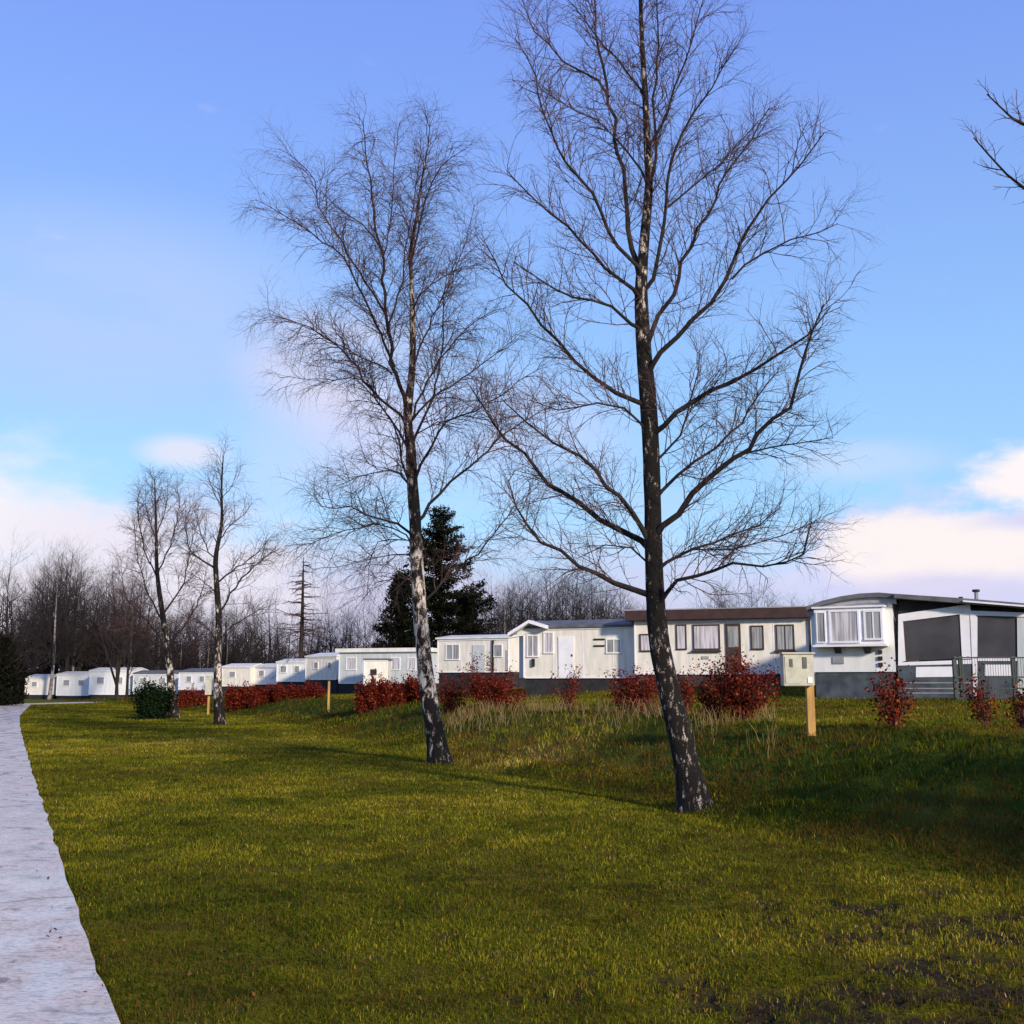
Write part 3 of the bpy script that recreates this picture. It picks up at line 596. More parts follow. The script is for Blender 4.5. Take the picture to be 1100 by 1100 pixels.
limbsD = [([(176, 668), (160, 640), (148, 600), (144, 560)], .06), ([(175, 660), (195, 630), (205, 590), (212, 560)], .06), ([(170, 620), (155, 590), (148, 550), (150, 525)], .05), ([(170, 615), (185, 580), (192, 545), (190, 520)], .05), ([(168, 580), (158, 550), (156, 520)], .035), ([(168, 575), (178, 545), (180, 515)], .035),
          ([(180, 700), (160, 670), (135, 640), (130, 600)], .06), ([(180, 695), (200, 670), (215, 640), (222, 610)], .06), ([(180, 700), (150, 680), (128, 670)], .04), ([(182, 700), (210, 690), (225, 680)], .04)]
cfgD = [dict(c) for c in cfgC]; cfgD[0]['gap'] = .12; cfgD[1]['gap'] = .17
traced_tree('birch_tree', 'dense bare birch standing immediately right of the dark round bush', 54, trunkD, [.24, .19, .16, .13, .10, .07, .04, .015], limbsD, cfgD, M['birchC'], M['bark'], 9, 'bare birches on the lawn edge')

# a tree just outside the frame on the right: its branch tips reach into the picture
def side_tree():
    R = random.Random(12); bx_, by_ = 7.6, 8.6; base = Vector((bx_, by_, hz(bx_, by_)))
    root = thing('oak_tree', 'bare budding tree at the right edge, only its branch tips in view', 'tree', base)
    top = base + Vector((.3, .2, 8.6))
    pts = [base - Vector((0, 0, .1)), base + Vector((.05, 0, 2)), base + Vector((0, .1, 4)), base + Vector((.2, .1, 6.3)), top]
    P, Rr = smooth_poly(pts, [.2, .16, .13, .08, .02], .3); multi_tubes('trunk', [(P, Rr)], M['bark'], root, 12, True, base)
    crown = []
    cfg = [dict(start=.35, gap=.28, len=.55, fall=.3, r=.009, n=4, ang=(25, 55), up=.05, droop=0, wig=.13), dict(start=.2, gap=.2, len=.22, fall=.2, r=.005, n=3, ang=(30, 60), up=.03, droop=0, wig=.15)]
    ends = [at(1060, 101, 8.2), at(1046, 148, 8.0)]
    for k, (e, z0) in enumerate(zip(ends, (4.4, 4.2))):
        s = base + Vector((0, .05, z0)); en = at(1104, 135 + k * 70, 8.3)
        P, Rr = smooth_poly([s, s.lerp(en, .5) + Vector((0, 0, -.25)), en, en.lerp(e, .45) + Vector((.02, 0, -.06)), e], [.05, .03, .013, .009, .005], .15)
        multi_tubes('limb', [(P, Rr)], M['bark'], root, 6, True, base)
        q = len(P) * 2 // 3; populate(R, (P[q:], Rr[q:]), [dict(cfg[0], start=.0, gap=.05, len=.30, r=.005), dict(cfg[1], gap=.05, len=.12, r=.004)], 0, crown)
    for k in range(16):
        a = R.uniform(-1.3, 1.9) if k % 3 else R.uniform(2.4, 3.9); z0 = R.uniform(2.6, 7); d = Vector((math.cos(a), math.sin(a), .7))
        far_ = R.uniform(1.2, 2.4) if not k % 3 else R.uniform(1.8, 3)
        b = grow(R, base + Vector((0, 0, z0)), d, far_, .045, 7, .06, 0, .1, .2)
        if any(((q.x) / max(q.y, .1)) < .478 for q in b[0]): continue
        multi_tubes('limb', [b], M['bark'], root, 5, True, base); populate(R, b, cfg, 0, crown)
    buds = []
    multi_tubes('crown', crown, M['twig'], root, 3, False, base)
side_tree()

# ------------------------------------------------------------------ far trees
def proto_tree(R, h, kind):
    """trunk and crown meshes of a bare tree, base at the origin"""
    lean = Vector((R.uniform(-.04, .04), R.uniform(-.04, .04), 1))
    P = [Vector((0, 0, -.3))]; d = lean.normalized()
    n = 9
    for i in range(n): d = (d + Vector((R.gauss(0, .04), R.gauss(0, .04), .08))).normalized(); P.append(P[-1] + d * h / n)
    r = h * .013; Rr = [r * (1 - .9 * i / n) for i in range(n + 1)]; Rr[0] *= 1.3
    stems = [(P, Rr)]
    if kind == 'multi':
        for q in range(R.randint(1, 3)):
            st = grow(R, P[1], Vector((R.gauss(0, .3), R.gauss(0, .3), 1)), h * .75, r * .7, 8, .08, 0, .05, .1); stems.append(st)
    crown = []; limbs = []; Rr = [q * (1 if i < 6 else .6) for i, q in enumerate(Rr)]; stems[0] = (P, Rr)
    cnt = int(h * 2.6)
    for st, sr in stems:
        for i in range(cnt if st is P else cnt // 2):
            s = R.uniform(.2, .99); f = s * (len(st) - 1); a = min(int(f), len(st) - 2); p = st[a].lerp(st[a + 1], f - a)
            an = R.uniform(0, 6.28); e = R.uniform(.5, 1.3) if kind != 'wide' else R.uniform(.25, .9)
            L_ = h * (.32 - .19 * s) * R.uniform(.7, 1.25) * (1.35 if kind == 'wide' else 1)
            b = grow(R, p, Vector((math.cos(an), math.sin(an), e)), L_, r * .36 * (1.1 - s), 6, .07, .0, .09, .2); limbs.append(b)
            populate(R, b, [dict(start=.15, gap=.34, len=h * .12, fall=.3, r=.032, n=4, ang=(25, 55), up=.08, droop=0, wig=.1),
                            dict(start=.2, gap=.30, len=h * .06, fall=.3, r=.022, n=2, ang=(25, 60), up=.03, droop=.05, wig=.13)], 0, crown)
    return stems, limbs, crown
def join_tubes(name, groups):
    Vs = []; Qs = []; off = 0
    for br, k in groups:
        by = {}
        for P, R_ in br: by.setdefault(len(P), []).append((P, R_))
        for n, L_ in by.items():
            V, Q_ = tubes([[tuple(p) for p in b[0]] for b in L_], [b[1] for b in L_], k); Vs.append(V); Qs.append(Q_ + off); off += len(V)
    return np_mesh(name, np.concatenate(Vs), np.concatenate(Qs))
protos = []
for i, (h, kd) in enumerate([(12, 'plain'), (13, 'multi'), (11, 'wide'), (12, 'plain'), (10, 'multi'), (12, 'wide')]):
    R = random.Random(100 + i); stems, limbs, crown = proto_tree(R, h, kd)
    tm = join_tubes('trunk', [(stems, 8)]); tm.materials.append(M['bark'] if i != 3 else M['brightbark'])
    cm = join_tubes('crown', [(limbs, 4), (crown, 3)]); cm.materials.append(M['fartwig']); protos.append((tm, cm, h))
def far_tree(px, d, h, i, label, group, rz=0):
    x = (px - 550) / F * d * 1.0 ; x = at(px, 700, d).x; z = hz(x, d)
    root = thing('bare_tree', label, 'tree', (x, d, z), rz, group); tm, cm, hh = protos[i]; s = h / hh; root.scale = (s, s, s)
    link_mesh('trunk', tm, None, root); link_mesh('crown', cm, None, root); return root
R = random.Random(44)
def hgt(py, d): return (735 - py) * d / F + 1.6       # height that reaches pixel row py at distance d
def row(x0, x1, n, tops, d0, d1, label, group, kinds=(0, 1, 2, 3, 4, 5)):
    for k in range(n):
        px = x0 + (x1 - x0) * (k + R.uniform(.2, .8)) / n; d = R.uniform(d0, d1); t = np.interp(px, *tops) + R.uniform(-8, 24)
        far_tree(px, d, hgt(t, d), R.choice(kinds), label, group, R.uniform(0, 6.28))
TOPL = ([0, 40, 75, 110, 140, 200, 260, 300, 400], [608, 605, 592, 625, 615, 640, 640, 655, 650])
row(24, 150, 48, TOPL, 125, 165, 'bare grey tree in the wood behind the white caravans at the far left', 'bare trees of the wood at the far left')
row(125, 300, 60, ([120, 300], [640, 650]), 128, 175, 'bare grey tree in the thick wood behind the two distant lawn birches', 'bare trees of the wood behind the distant birches')
row(300, 420, 30, ([300, 340, 420], [665, 645, 650]), 115, 160, 'bare grey tree between the leafless spruce and the dark conifer', 'bare trees between spruce and conifer')
row(500, 700, 62, ([500, 530, 580, 610, 650, 700], [642, 620, 614, 604, 624, 640]), 115, 160, 'bare grey tree in the wood behind the gabled white mobile home', 'bare trees behind the middle mobile homes')
row(730, 900, 40, ([730, 760, 800, 870, 900], [655, 634, 628, 645, 660]), 135, 170, 'bare tree whose crown shows above the brown-roofed mobile home', 'bare trees above the brown roof')
far_tree(56, 118, hgt(600, 118), 3, 'pale-trunked bare tree standing alone before the far left caravans', 'bare trees of the wood at the far left', 1)
far_tree(72, 122, hgt(590, 122), 1, 'tallest bushy bare tree above the white caravans at the far left', 'bare trees of the wood at the far left', 2)
far_tree(139, 100, hgt(622, 100), 0, 'bare tree directly behind the dark round bush, darker than its neighbours', 'bare trees of the wood behind the distant birches', .4)
far_tree(128, 105, hgt(600, 105), 4, 'bare tree with several stems left of the dense birch', 'bare trees of the wood behind the distant birches', 3)
far_tree(6, 95, hgt(590, 95), 5, 'tall bare tree at the left edge above the dark evergreens', 'bare trees of the wood at the far left', 3)
far_tree(582, 112, hgt(606, 112), 0, 'taller bare tree rising over the ridge of the gabled white mobile home', 'bare trees behind the middle mobile homes', 1.4)

# leaf clumps
def leaf_cloud(name, C_, size, mat, parent, nrm=None, tone=None, seed=0, aspect=.6):
    g = np.random.default_rng(seed); n = len(C_); a = g.normal(size=(n, 3)); a /= np.linalg.norm(a, axis=1, keepdims=True)
    b = np.cross(a, g.normal(size=(n, 3))); b /= np.linalg.norm(b, axis=1, keepdims=True) + 1e-9
    s = (size * (.6 + .8 * g.random(n)))[:, None]
    P = np.stack([C_ - a * s * .5, C_ + b * s * aspect * .5, C_ + a * s * .5, C_ - b * s * aspect * .5], 1)
    me = np_mesh(name, P.reshape(-1, 3), np.arange(4 * n).reshape(-1, 4)); vert_attr(me, 'tone', np.repeat(np.clip(tone if tone is not None else g.random(n), 0, 1), 4))
    return link_mesh(name, me, mat, parent)

def conifer(px, d, top_py, wpx, label, seed, dens=1.0, bare_low=.08):
    R = random.Random(seed); x = at(px, 700, d).x; z = hz(x, d); h = hgt(top_py, d) - z; Wd = wpx / 2 * d / F
    root = thing('conifer_tree', label, 'tree', (x, d, z)); P = [Vector((0, 0, -.3)), Vector((.1, 0, h * .4)), Vector((-.1, 0, h * .8)), Vector((0, 0, h))]
    P, Rr = smooth_poly(P, [.35, .25, .12, .03], 1.0); multi_tubes('trunk', [(P, Rr)], M['bark'], root, 8, True)
    br = []; pts = []; g = np.random.default_rng(seed)
    for k in range(int(230 * dens)):
        s = R.uniform(bare_low, .985); z0 = h * s; prof = min(1, (1 - s) * 1.5 + .16) * (1 if s > .35 else .85 + .3 * R.random()); L_ = Wd * prof * R.uniform(.55, 1.2)
        a = R.uniform(0, 6.28); b = grow(R, Vector((0, 0, z0)), Vector((math.cos(a), math.sin(a), R.uniform(-.25, .3))), L_, .05, 6, .05, 0, .07, .2); br.append(b)
        m_ = int(150 * max(.3, L_ / 3)); f = g.random(m_) ** .7; q = np.array([tuple(p) for p in b[0]]); ii = f * 6; i0 = np.minimum(ii.astype(int), 5); t = (ii - i0)[:, None]
        c = q[i0] * (1 - t) + q[i0 + 1] * t; pts.append(c + g.normal(size=(m_, 3)) * np.array([.33, .33, .2]) * (1.15 - f[:, None] * .7))
    multi_tubes('branches', br, M['bark'], root, 4)
    leaf_cloud('crown', np.concatenate(pts), .25, M['needle'], root, seed=seed, aspect=.45); return root
conifer(472, 100, 541, 112, 'tall dark green conifer behind the black and white birch', 4, 1.2)
conifer(430, 97, 616, 66, 'lower dark evergreen left of the tall conifer', 14, 1.1, .05)
conifer(500, 104, 640, 52, 'short dark evergreen right of the tall conifer foot', 15, .8, .03)
conifer(2, 84, 684, 40, 'low dark evergreen at the left edge of the picture above the path', 24, .8, .02)
for q_, (px_, t_, k_) in enumerate(((-12, 600, 5), (2, 612, 4), (14, 606, 1), (22, 625, 2))): far_tree(px_, 84 + q_ * 2, hgt(t_, 84), k_, 'dark bare tree crowding the left edge above the low evergreen', 'dark bare trees at the left edge', q_)
conifer(15, 90, 690, 28, 'low dark evergreen where the path runs out of sight', 26, .8, .01)

def shade_conifer(x, y, h, w, label, seed):  # conifers added out of view to throw shade on the bank
    R = random.Random(seed); z = hz(x, y); root = thing('conifer_tree', label, 'tree', (x, y, z)); g = np.random.default_rng(seed)
    P, Rr = smooth_poly([Vector((0, 0, -.3)), Vector((.05, 0, h * .5)), Vector((0, 0, h))], [.2, .12, .02], .6); multi_tubes('trunk', [(P, Rr)], M['bark'], root, 8, True); br = []; pts = []
    for k in range(90):
        s_ = R.uniform(.06, .98); a = R.uniform(0, 6.28); b = grow(R, Vector((0, 0, h * s_)), Vector((math.cos(a), math.sin(a), .1)), w * min(1, (1 - s_) * 1.6 + .15) * R.uniform(.6, 1.15), .03, 6, .05, 0, .07, .2); br.append(b)
        q = np.array([tuple(p) for p in b[0]]); f = g.random(60) ** .7 * 6; i0 = np.minimum(f.astype(int), 5); t = (f - i0)[:, None]; pts.append(q[i0] * (1 - t) + q[i0 + 1] * t + g.normal(size=(60, 3)) * .16)
    multi_tubes('branches', br, M['bark'], root, 4); leaf_cloud('crown', np.concatenate(pts), .22, M['needle'], root, seed=seed, aspect=.45)
for x_, y_, h_, w_, l_, s_ in ((12.3, -.3, 4.9, 1.1, 'added unseen shade conifer outside the right edge, nearest the camera', 71), (14.1, .5, 5.2, 1.6, 'second added unseen shade conifer outside the right edge', 72), (16.4, 1.4, 5.4, 1.7, 'third added unseen shade conifer outside the right edge', 73), (18.8, 2.4, 5.6, 1.7, 'farthest added unseen shade conifer outside the right edge', 74)):
    shade_conifer(x_, y_, h_, w_, l_, s_)

def dead_spruce():
    R = random.Random(2); d = 100; x = at(323, 700, d).x; z = hz(x, d); h = hgt(600, d) - z
    root = thing('dead_spruce', 'leafless spruce with a straight dark pole trunk and thin level branches', 'tree', (x, d, z))
    P, Rr = smooth_poly([Vector((0, 0, -.3)), Vector((.05, 0, h * .5)), Vector((0, 0, h))], [.28, .18, .03], 1); multi_tubes('trunk', [(P, Rr)], M['bark'], root, 8, True)
    br = []
    for k in range(95):
        s = R.uniform(.15, .98); a = R.uniform(0, 6.28); b = grow(R, Vector((0, 0, h * s)), Vector((math.cos(a), math.sin(a), .05)), (3.2 * (1 - s) + .9) * R.uniform(.6, 1.2), .06, 6, -.04, .0, .08, .3); br.append(b)
        populate(R, b, [dict(start=.3, gap=.3, len=.6, fall=.4, r=.016, n=3, ang=(30, 60), up=-.1, droop=.2, wig=.1)], 0, br)
    multi_tubes('crown', br, M['twig'], root, 3)
dead_spruce()

# undergrowth of the wood: countless thin stems
g = np.random.default_rng(9); n = 16000
bx = g.uniform(-75, 45, n); by = g.uniform(132, 178, n)
bx = bx * (by / 150); bh = g.uniform(1.0, 4.6, n) * (.5 + fbm(bx * .15, by * .15, 3)); bz = H(bx, by)
P = np.stack([np.stack([bx, by, bz], -1), np.stack([bx + g.normal(0, .3, n), by, bz + bh * .5], -1), np.stack([bx + g.normal(0, .8, n), by + g.normal(0, .5, n), bz + bh], -1)], 1)
V, Qd = tubes(P, np.tile([.07, .05, .03], (n, 1)), 3)
tag(link_mesh('undergrowth', np_mesh('undergrowth', V, Qd), M['fartwig']), 'tangle of thin grey scrub under the far wood', 'undergrowth', kind='stuff')

# ------------------------------------------------------------------ bushes
def bush(name, label, cat, px, d, wpx, top_py, base_py, seed, leafmat, group=None, dens=1.0, leaf=.06, stems=14, ragged=1.0, spread=1.1, z=None):
    R = random.Random(seed); gg = np.random.default_rng(seed)
    p = at(px, base_py, d); z = hz(p.x, p.y) if z is None else z
    w = wpx / 2 * d / F; h = ((at(px, top_py, d).z) - z) * .95
    root = thing(name, label, cat, (p.x, p.y, z), 0, group); st = []; pts = []
    for k in range(stems):
        a = R.uniform(0, 6.28); sp = R.random() ** .6; L_ = h * R.uniform(.55, 1.08) * (1 - .25 * sp)
        dr = Vector((math.cos(a) * sp * w / h * spread, math.sin(a) * sp * w / h * spread, 1))
        b = grow(R, Vector((math.cos(a) * .06 * w, math.sin(a) * .06 * w, 0)), dr, L_, .012, 6, .05, 0, .07, .3); st.append(b)
        populate(R, b, [dict(start=.15, gap=.16, len=h * .34, fall=.35, r=.005, n=4, ang=(25, 60), up=.05, droop=0, wig=.12)], 0, st)
    for P_, Rr_ in st:
        m_ = max(3, int(7 * dens * R.uniform(.3, 1.9) * (2 if len(P_) > 5 else 1)))
        q = np.array([tuple(v) for v in P_]); f = (.15 + .85 * gg.random(m_)) * (len(q) - 1.001); i0 = f.astype(int); t = (f - i0)[:, None]
        pts.append(q[i0] * (1 - t) + q[i0 + 1] * t + gg.normal(size=(m_, 3)) * leaf * .8 * ragged)
    pts = np.concatenate(pts); pts[:, 2] = np.maximum(pts[:, 2], .03)
    multi_tubes('stems', st, M['twig'], root, 3)
    leaf_cloud('foliage', pts, leaf, leafmat, root, seed=seed, tone=np.clip(gg.normal(.42, .25, len(pts)), 0, 1)); return root
G1 = 'copper beech bushes along the bank top'
bl = [(962, 19, 46, 716, 783, 'small ragged red beech sapling left of the steel fence', 1.0, 9), (1061, 20, 34, 718, 780, 'narrow red beech sapling in front of the second grey awning window', .9, 7), (1098, 19, 26, 722, 785, 'red beech sapling cut by the right edge of the picture', .9, 7),
      (797, 24, 74, 700, 768, 'tallest red beech bush, left of the cabinet on its post', 1.6, 22), (768, 25, 40, 722, 768, 'low red beech bush against the left flank of the tallest one', 1.2, 12),
      (684, 28, 62, 713, 768, 'wide red beech bush just left of the black birch trunk', 1.4, 20), (735, 30, 44, 722, 762, 'dark red beech bush just right of the black birch trunk', 1.3, 14), (611, 32, 26, 714, 762, 'thin solitary red beech sapling under the gabled white mobile home', 1.0, 7),
      (525, 35, 72, 708, 761, 'big round red beech bush right of the black and white birch', 1.8, 24), (483, 36, 42, 721, 760, 'red beech bush touching the right side of the white birch trunk', 1.5, 14), (548, 36, 40, 738, 761, 'low brownish beech bush spilling right of the big round one', 1.0, 10)]
for i, (px, d, w, t, b, lab, de, ns) in enumerate(bl): bush('beech_bush', lab, 'bush', px, d, w * 1.3, t - 3, b, 60 + i, M['beech'], G1, de * 1.9, .062, ns + ns // 3, 1.9, spread=1.7 if w > 50 else 1.2)
# hedge rows further away
def copy_tree(o, parent=None):
    c = o.copy(); C.objects.link(c)
    if parent: c.parent = parent
    for ch in list(o.children): copy_tree(ch, c)
    return c
ORD = ['first', 'second', 'third', 'fourth', 'fifth', 'sixth', 'seventh', 'eighth', 'ninth', 'tenth', 'eleventh']
def hedge(xs, d, tops, base, lab, group, seed, w=30, special=None):
    src = []
    for k, px in enumerate(xs):
        t = tops[k % len(tops)]
        lk = (ORD[k] + ' from the left of the ' + lab) if k < len(xs) - 1 else 'rightmost of the ' + lab
        if k < 3: o = bush('beech_bush', lk, 'bush', px, d, w, t, base, seed + k, M['beech'], group, 2.2, .10, 14, 1.2); src.append((o, t))
        else:
            s, t0 = src[k % 3]; o = copy_tree(s); x = at(px, base, d).x; dd = d + R.uniform(-.6, .6); o.location = (x, dd, hz(x, dd)); f = (hgt(t, dd) - hz(x, dd)) / (hgt(t0, d) - s.location.z) * R.uniform(.9, 1.05); o.scale = (R.uniform(.9, 1.1), 1, f); o.rotation_euler.z = R.uniform(0, 6.28)
            o['label'] = lk; o['group'] = group
hedge([248 + 8.6 * k for k in range(12)], 62, [733, 735, 731, 734], 750, 'red beech bushes in the long hedge', 'beeches of the hedge left of the thin post', 80, 22)
hedge([390, 402, 414, 427, 440, 452], 44, [731, 724, 727], 757, 'red beech bushes in the short hedge', 'beeches of the short hedge by the white birch', 90, 24)
hedge([196, 207, 218], 72, [738, 736, 739], 751, 'low beeches between the distant birches', 'beeches by the distant birches', 96, 16)
bush('evergreen_bush', 'dark green rounded evergreen bush on the lawn left of the distant birches', 'bush', 164, 52, 38, 735, 767, 33, M['ever'], None, 9, .11, 34, 2.2)

# fallen leaves
n = 9000; ly = 4.2 + 16 * g.random(n) ** 1.6; lx = (g.random(n) * 2 - 1) * (ly * .5 + .3)
kp = (path_v(lx, ly) > -.25) & (g.random(n) < .06 + .9 * mud(lx, ly) + .5 * sm((fbm(lx * .7, ly * .7, 151) - .5) / .2) * sm((lx + 1) / 3) + .03 * (path_v(lx, ly) < .3))
lx, ly = lx[kp], ly[kp]; lz = np.maximum(H(lx, ly) + .018 * g.random(len(lx)) + .008, np.where(path_v(lx, ly) < .06, .012, -1))
o = leaf_cloud('fallen_leaves', np.stack([lx, ly, lz], -1), .027, M['litter'], None, seed=5, aspect=.55)
tag(o, 'small brown fallen leaves scattered over the muddy lawn', 'fallen leaves', kind='stuff')
# dry stalks along the bank top
n = 2600; px = g.uniform(470, 830, n); d = np.interp(px, [470, 610, 700, 830], [33, 30.5, 26.5, 21.5]) + g.normal(0, 1.7, n)
x = (px - 550) / F * d; z = H(x, d); cl = fbm(x * .9, d * .9, 91); kp = cl > .42 + .15 * g.random(n); x, d, z, cl = x[kp], d[kp], z[kp], cl[kp]; n = len(x); hh = g.uniform(.08, .5, n) * (.2 + 1.1 * cl)
a = g.normal(0, .16, (n, 2)) * hh[:, None] * 2
P = np.stack([np.stack([x, d, z - .02], -1), np.stack([x + a[:, 0] * .4, d + a[:, 1] * .4, z + hh * .6], -1), np.stack([x + a[:, 0], d + a[:, 1], z + hh], -1)], 1)
V, Qd = tubes(P, np.tile([.005, .004, .003], (n, 1)), 3); me = np_mesh('dry_stalks', V, Qd); vert_attr(me, 'tone', np.repeat(g.random(n), 9))
tag(link_mesh('dry_stalks', me, M['straw']), 'pale dry grass stalks under the red beech bushes', 'dry grass', kind='stuff')

# ------------------------------------------------------------------ mobile homes
class Home:
    """box body whose front wall runs from pixel column a (distance da) to b (distance db)"""
    def __init__(s, name, label, a, da, b, db, top_py, bottom_py, depth, wall, group='mobile homes in the row', skirt='dark', cat='mobile home'):
        s.p0 = at(a, 735, da); s.p1 = at(b, 735, db); v = s.p1 - s.p0; s.L = math.hypot(v.x, v.y); s.rz = math.atan2(v.y, v.x)
        gz = min(hz(s.p0.x, s.p0.y), hz(s.p1.x, s.p1.y)); s.org = Vector((s.p0.x, s.p0.y, gz)); s.root = thing(name, label, cat, s.org, s.rz, group)
        s.nrm = Vector((math.sin(s.rz), -math.cos(s.rz), 0)); s.ux = Vector((math.cos(s.rz), math.sin(s.rz), 0)); s.depth = depth
        s.zt = s.c(a, top_py)[1]; s.zb = s.c(a, bottom_py)[1]; s.wallm = M[wall]
        if skirt: MB().box(.06, s.L - .06, .06, depth - .06, -.3, s.zb).build('skirting', M[skirt], s.root)
    def c(s, px, py):                  # pixel -> (x, z) on the front wall
        o = Vector((0, 0, CAMZ)); r = ray(px, py); t = (s.org - o).dot(s.nrm) / r.dot(s.nrm); p = o + r * t - s.org
        return p.dot(s.ux), p.z
    def body(s):
        MB().box(0, s.L, 0, s.depth, s.zb, s.zt).build('wall', s.wallm, s.root); m_ = MB()
        for x in (0, s.L): m_.box(x - .03, x + .03, -.03, .03, s.zb, s.zt - .004)
        n = int(s.L / 1.25)
        for k in range(1, n): m_.box(s.L * k / n - .012, s.L * k / n + .012, -.012, -.001, s.zb + .02, s.zt - .03)
        m_.box(.035, s.L - .035, -.035, -.001, s.zb - .03, s.zb + .03).box(.035, s.L - .035, -.05, -.001, s.zt - .09, s.zt - .03)
        m_.build('trim', M['smooth_white'], s.root); return s
    def window(s, x0, y0, x1, y1, glass='glass', frame='smooth_white', name='window', split=1, off=0, label=None):
        (a, zt), (b, zb) = s.c(x0, y0), s.c(x1, y1); fw = min(.06, (b - a) * .12); m_ = MB(); y = off
        m_.box(a, b, y - .05, y - .002, zt - fw, zt).box(a, b, y - .07, y - .002, zb, zb + fw).box(a, a + fw, y - .05, y - .002, zb + fw, zt - fw).box(b - fw, b, y - .05, y - .002, zb + fw, zt - fw)
        for k in range(1, split): q = a + (b - a) * k / split; m_.box(q - fw * .35, q + fw * .35, y - .045, y - .002, zb + fw, zt - fw)
        f = m_.build(name, M[frame], s.root)
        if label: f['label'] = label
        MB().box(a + fw, b - fw, y - .025, y - .001, zb + fw, zt - fw).build('pane', M[glass], f); return f
    def flat_roof(s, mat, t=.12, over=.15, slope=0):
        MB().prism([(-over, s.zt + .003), (s.L + over, s.zt + .003 + slope), (s.L + over, s.zt + t + slope), (-over, s.zt + t)], -over, s.depth + over).build('roof', M[mat], s.root); return s
    def low_gable(s, mat, rise=.45, over=.15, trim=None):  # ridge along the front wall
        D = s.depth; m_ = MB(); b = 0; x0, x1 = -over, s.L + over; z = s.zt; o = over; sl_ = rise / (D / 2)
        m_.V = [(x0, -o, z - o * sl_ + .02), (x1, -o, z - o * sl_ + .02), (x0, D / 2, z + rise), (x1, D / 2, z + rise), (x0, D + o, z - o * sl_), (x1, D + o, z - o * sl_),
                (x0, -o, z - o * sl_ + .12), (x1, -o, z - o * sl_ + .12), (x0, D / 2, z + rise + .1), (x1, D / 2, z + rise + .1), (x0, D + o, z - o * sl_ + .1), (x1, D + o, z - o * sl_ + .1)]
        m_.Fc = [[0, 1, 3, 2], [2, 3, 5, 4], [6, 8, 9, 7], [8, 10, 11, 9], [0, 6, 7, 1], [4, 5, 11, 10], [0, 2, 8, 6], [2, 4, 10, 8], [1, 7, 9, 3], [3, 9, 11, 5]]
        m_.build('roof', M[mat], s.root)
        MB().prism([(0, z), (D / 2, z + rise - .02), (D, z)], 0, .08)  # gable ends
        for xx in (0, s.L - .08):
            q = MB(); q.V = [(xx, 0.02, z), (xx, D - .02, z), (xx, D / 2, z + rise - .03), (xx + .08, 0.02, z), (xx + .08, D - .02, z), (xx + .08, D / 2, z + rise - .03)]; q.Fc = [[0, 1, 2], [3, 5, 4], [0, 3, 4, 1], [1, 4, 5, 2], [2, 5, 3, 0]]
            q.build('gable', s.wallm, s.root)
        return s

# right-hand home: end wall with bay window, big awning porch
h1 = Home('mobile_home', 'white mobile home with bay window, arched grey roof and grey skirting at the right', 874, 36.2, 963, 35, 652, 722, 9.5, 'white', skirt='slate')
xl, zl = h1.c(874, 653); xr_, zr_ = h1.c(963, 641)
def roofz(px, py): return h1.c(px, py)
arch = [h1.c(a, b) for a, b in ((868, 652), (884, 646), (905, 641), (925, 638), (945, 637), (963, 638.5))]
low = [(x, z - .14) for x, z in arch]
MB().prism([(0, h1.zb), (h1.L, h1.zb)] + [(min(max(x, 0), h1.L), z - .16) for x, z in reversed(arch)], 0, 9.5).build('wall', M['white'], h1.root)
MB().prism(low + list(reversed(arch)), -.25, 9.7).build('roof', M['roof_grey'], h1.root)
MB().prism([(x, z - .17) for x, z in low] + [(x, z - .003) for x, z in reversed(low)], -.12, -.003).build('fascia', M['grey_trim'], h1.root)
bx0, bz1 = h1.c(877, 655); bx1, bz0 = h1.c(953, 692)
MB().box(bx0, bx1, -.42, -.003, bz0, bz1).build('bay', M['smooth_white'], h1.root, .01)
MB().box(bx0 - .06, bx1 + .06, -.5, -.02, bz0 - .07, bz0 - .003).build('shelf', M['smooth_white'], h1.root)
MB().prism([(bx0 - .05, bz1 + .003), (bx1 + .05, bz1 + .003), (bx1 + .05, bz1 + .06), (bx0 - .05, bz1 + .06)], -.5, -.004).build('bay_roof', M['smooth_white'], h1.root)
h1.window(879.5, 658.5, 891, 691, 'glass', split=1, off=-.42); h1.window(893, 656.5, 927, 691, 'glass_pale', off=-.42); h1.window(930, 656.5, 951.5, 688, 'glass', off=-.42, split=2)
for a in (900.5, 932):
    x0, z1 = h1.c(a - 3.5, 693.5); x1, z0 = h1.c(a + 3.5, 702)
    q = MB(); q.V = [(x, y, z) for x in (x0, x1) for y, z in ((-.005, z1), (-.38, z1), (-.005, z0))]; q.Fc = [[0, 1, 2], [3, 5, 4], [0, 3, 4, 1], [1, 4, 5, 2], [2, 5, 3, 0]]; q.build('bracket', M['brown_wood'], h1.root)
x0, z0 = h1.c(895, 713); MB().box(x0, x0 + .35, -.04, -.003, z0, z0 + .22).build('vent', M['grey_trim'], h1.root)
x0, z0 = h1.c(944, 716)
for k in range(3): MB().box(x0, x0 + .13, -.06, -.003, z0 + .2 * k, z0 + .2 * k + .12).build('tap_fitting', M['dark'], h1.root)

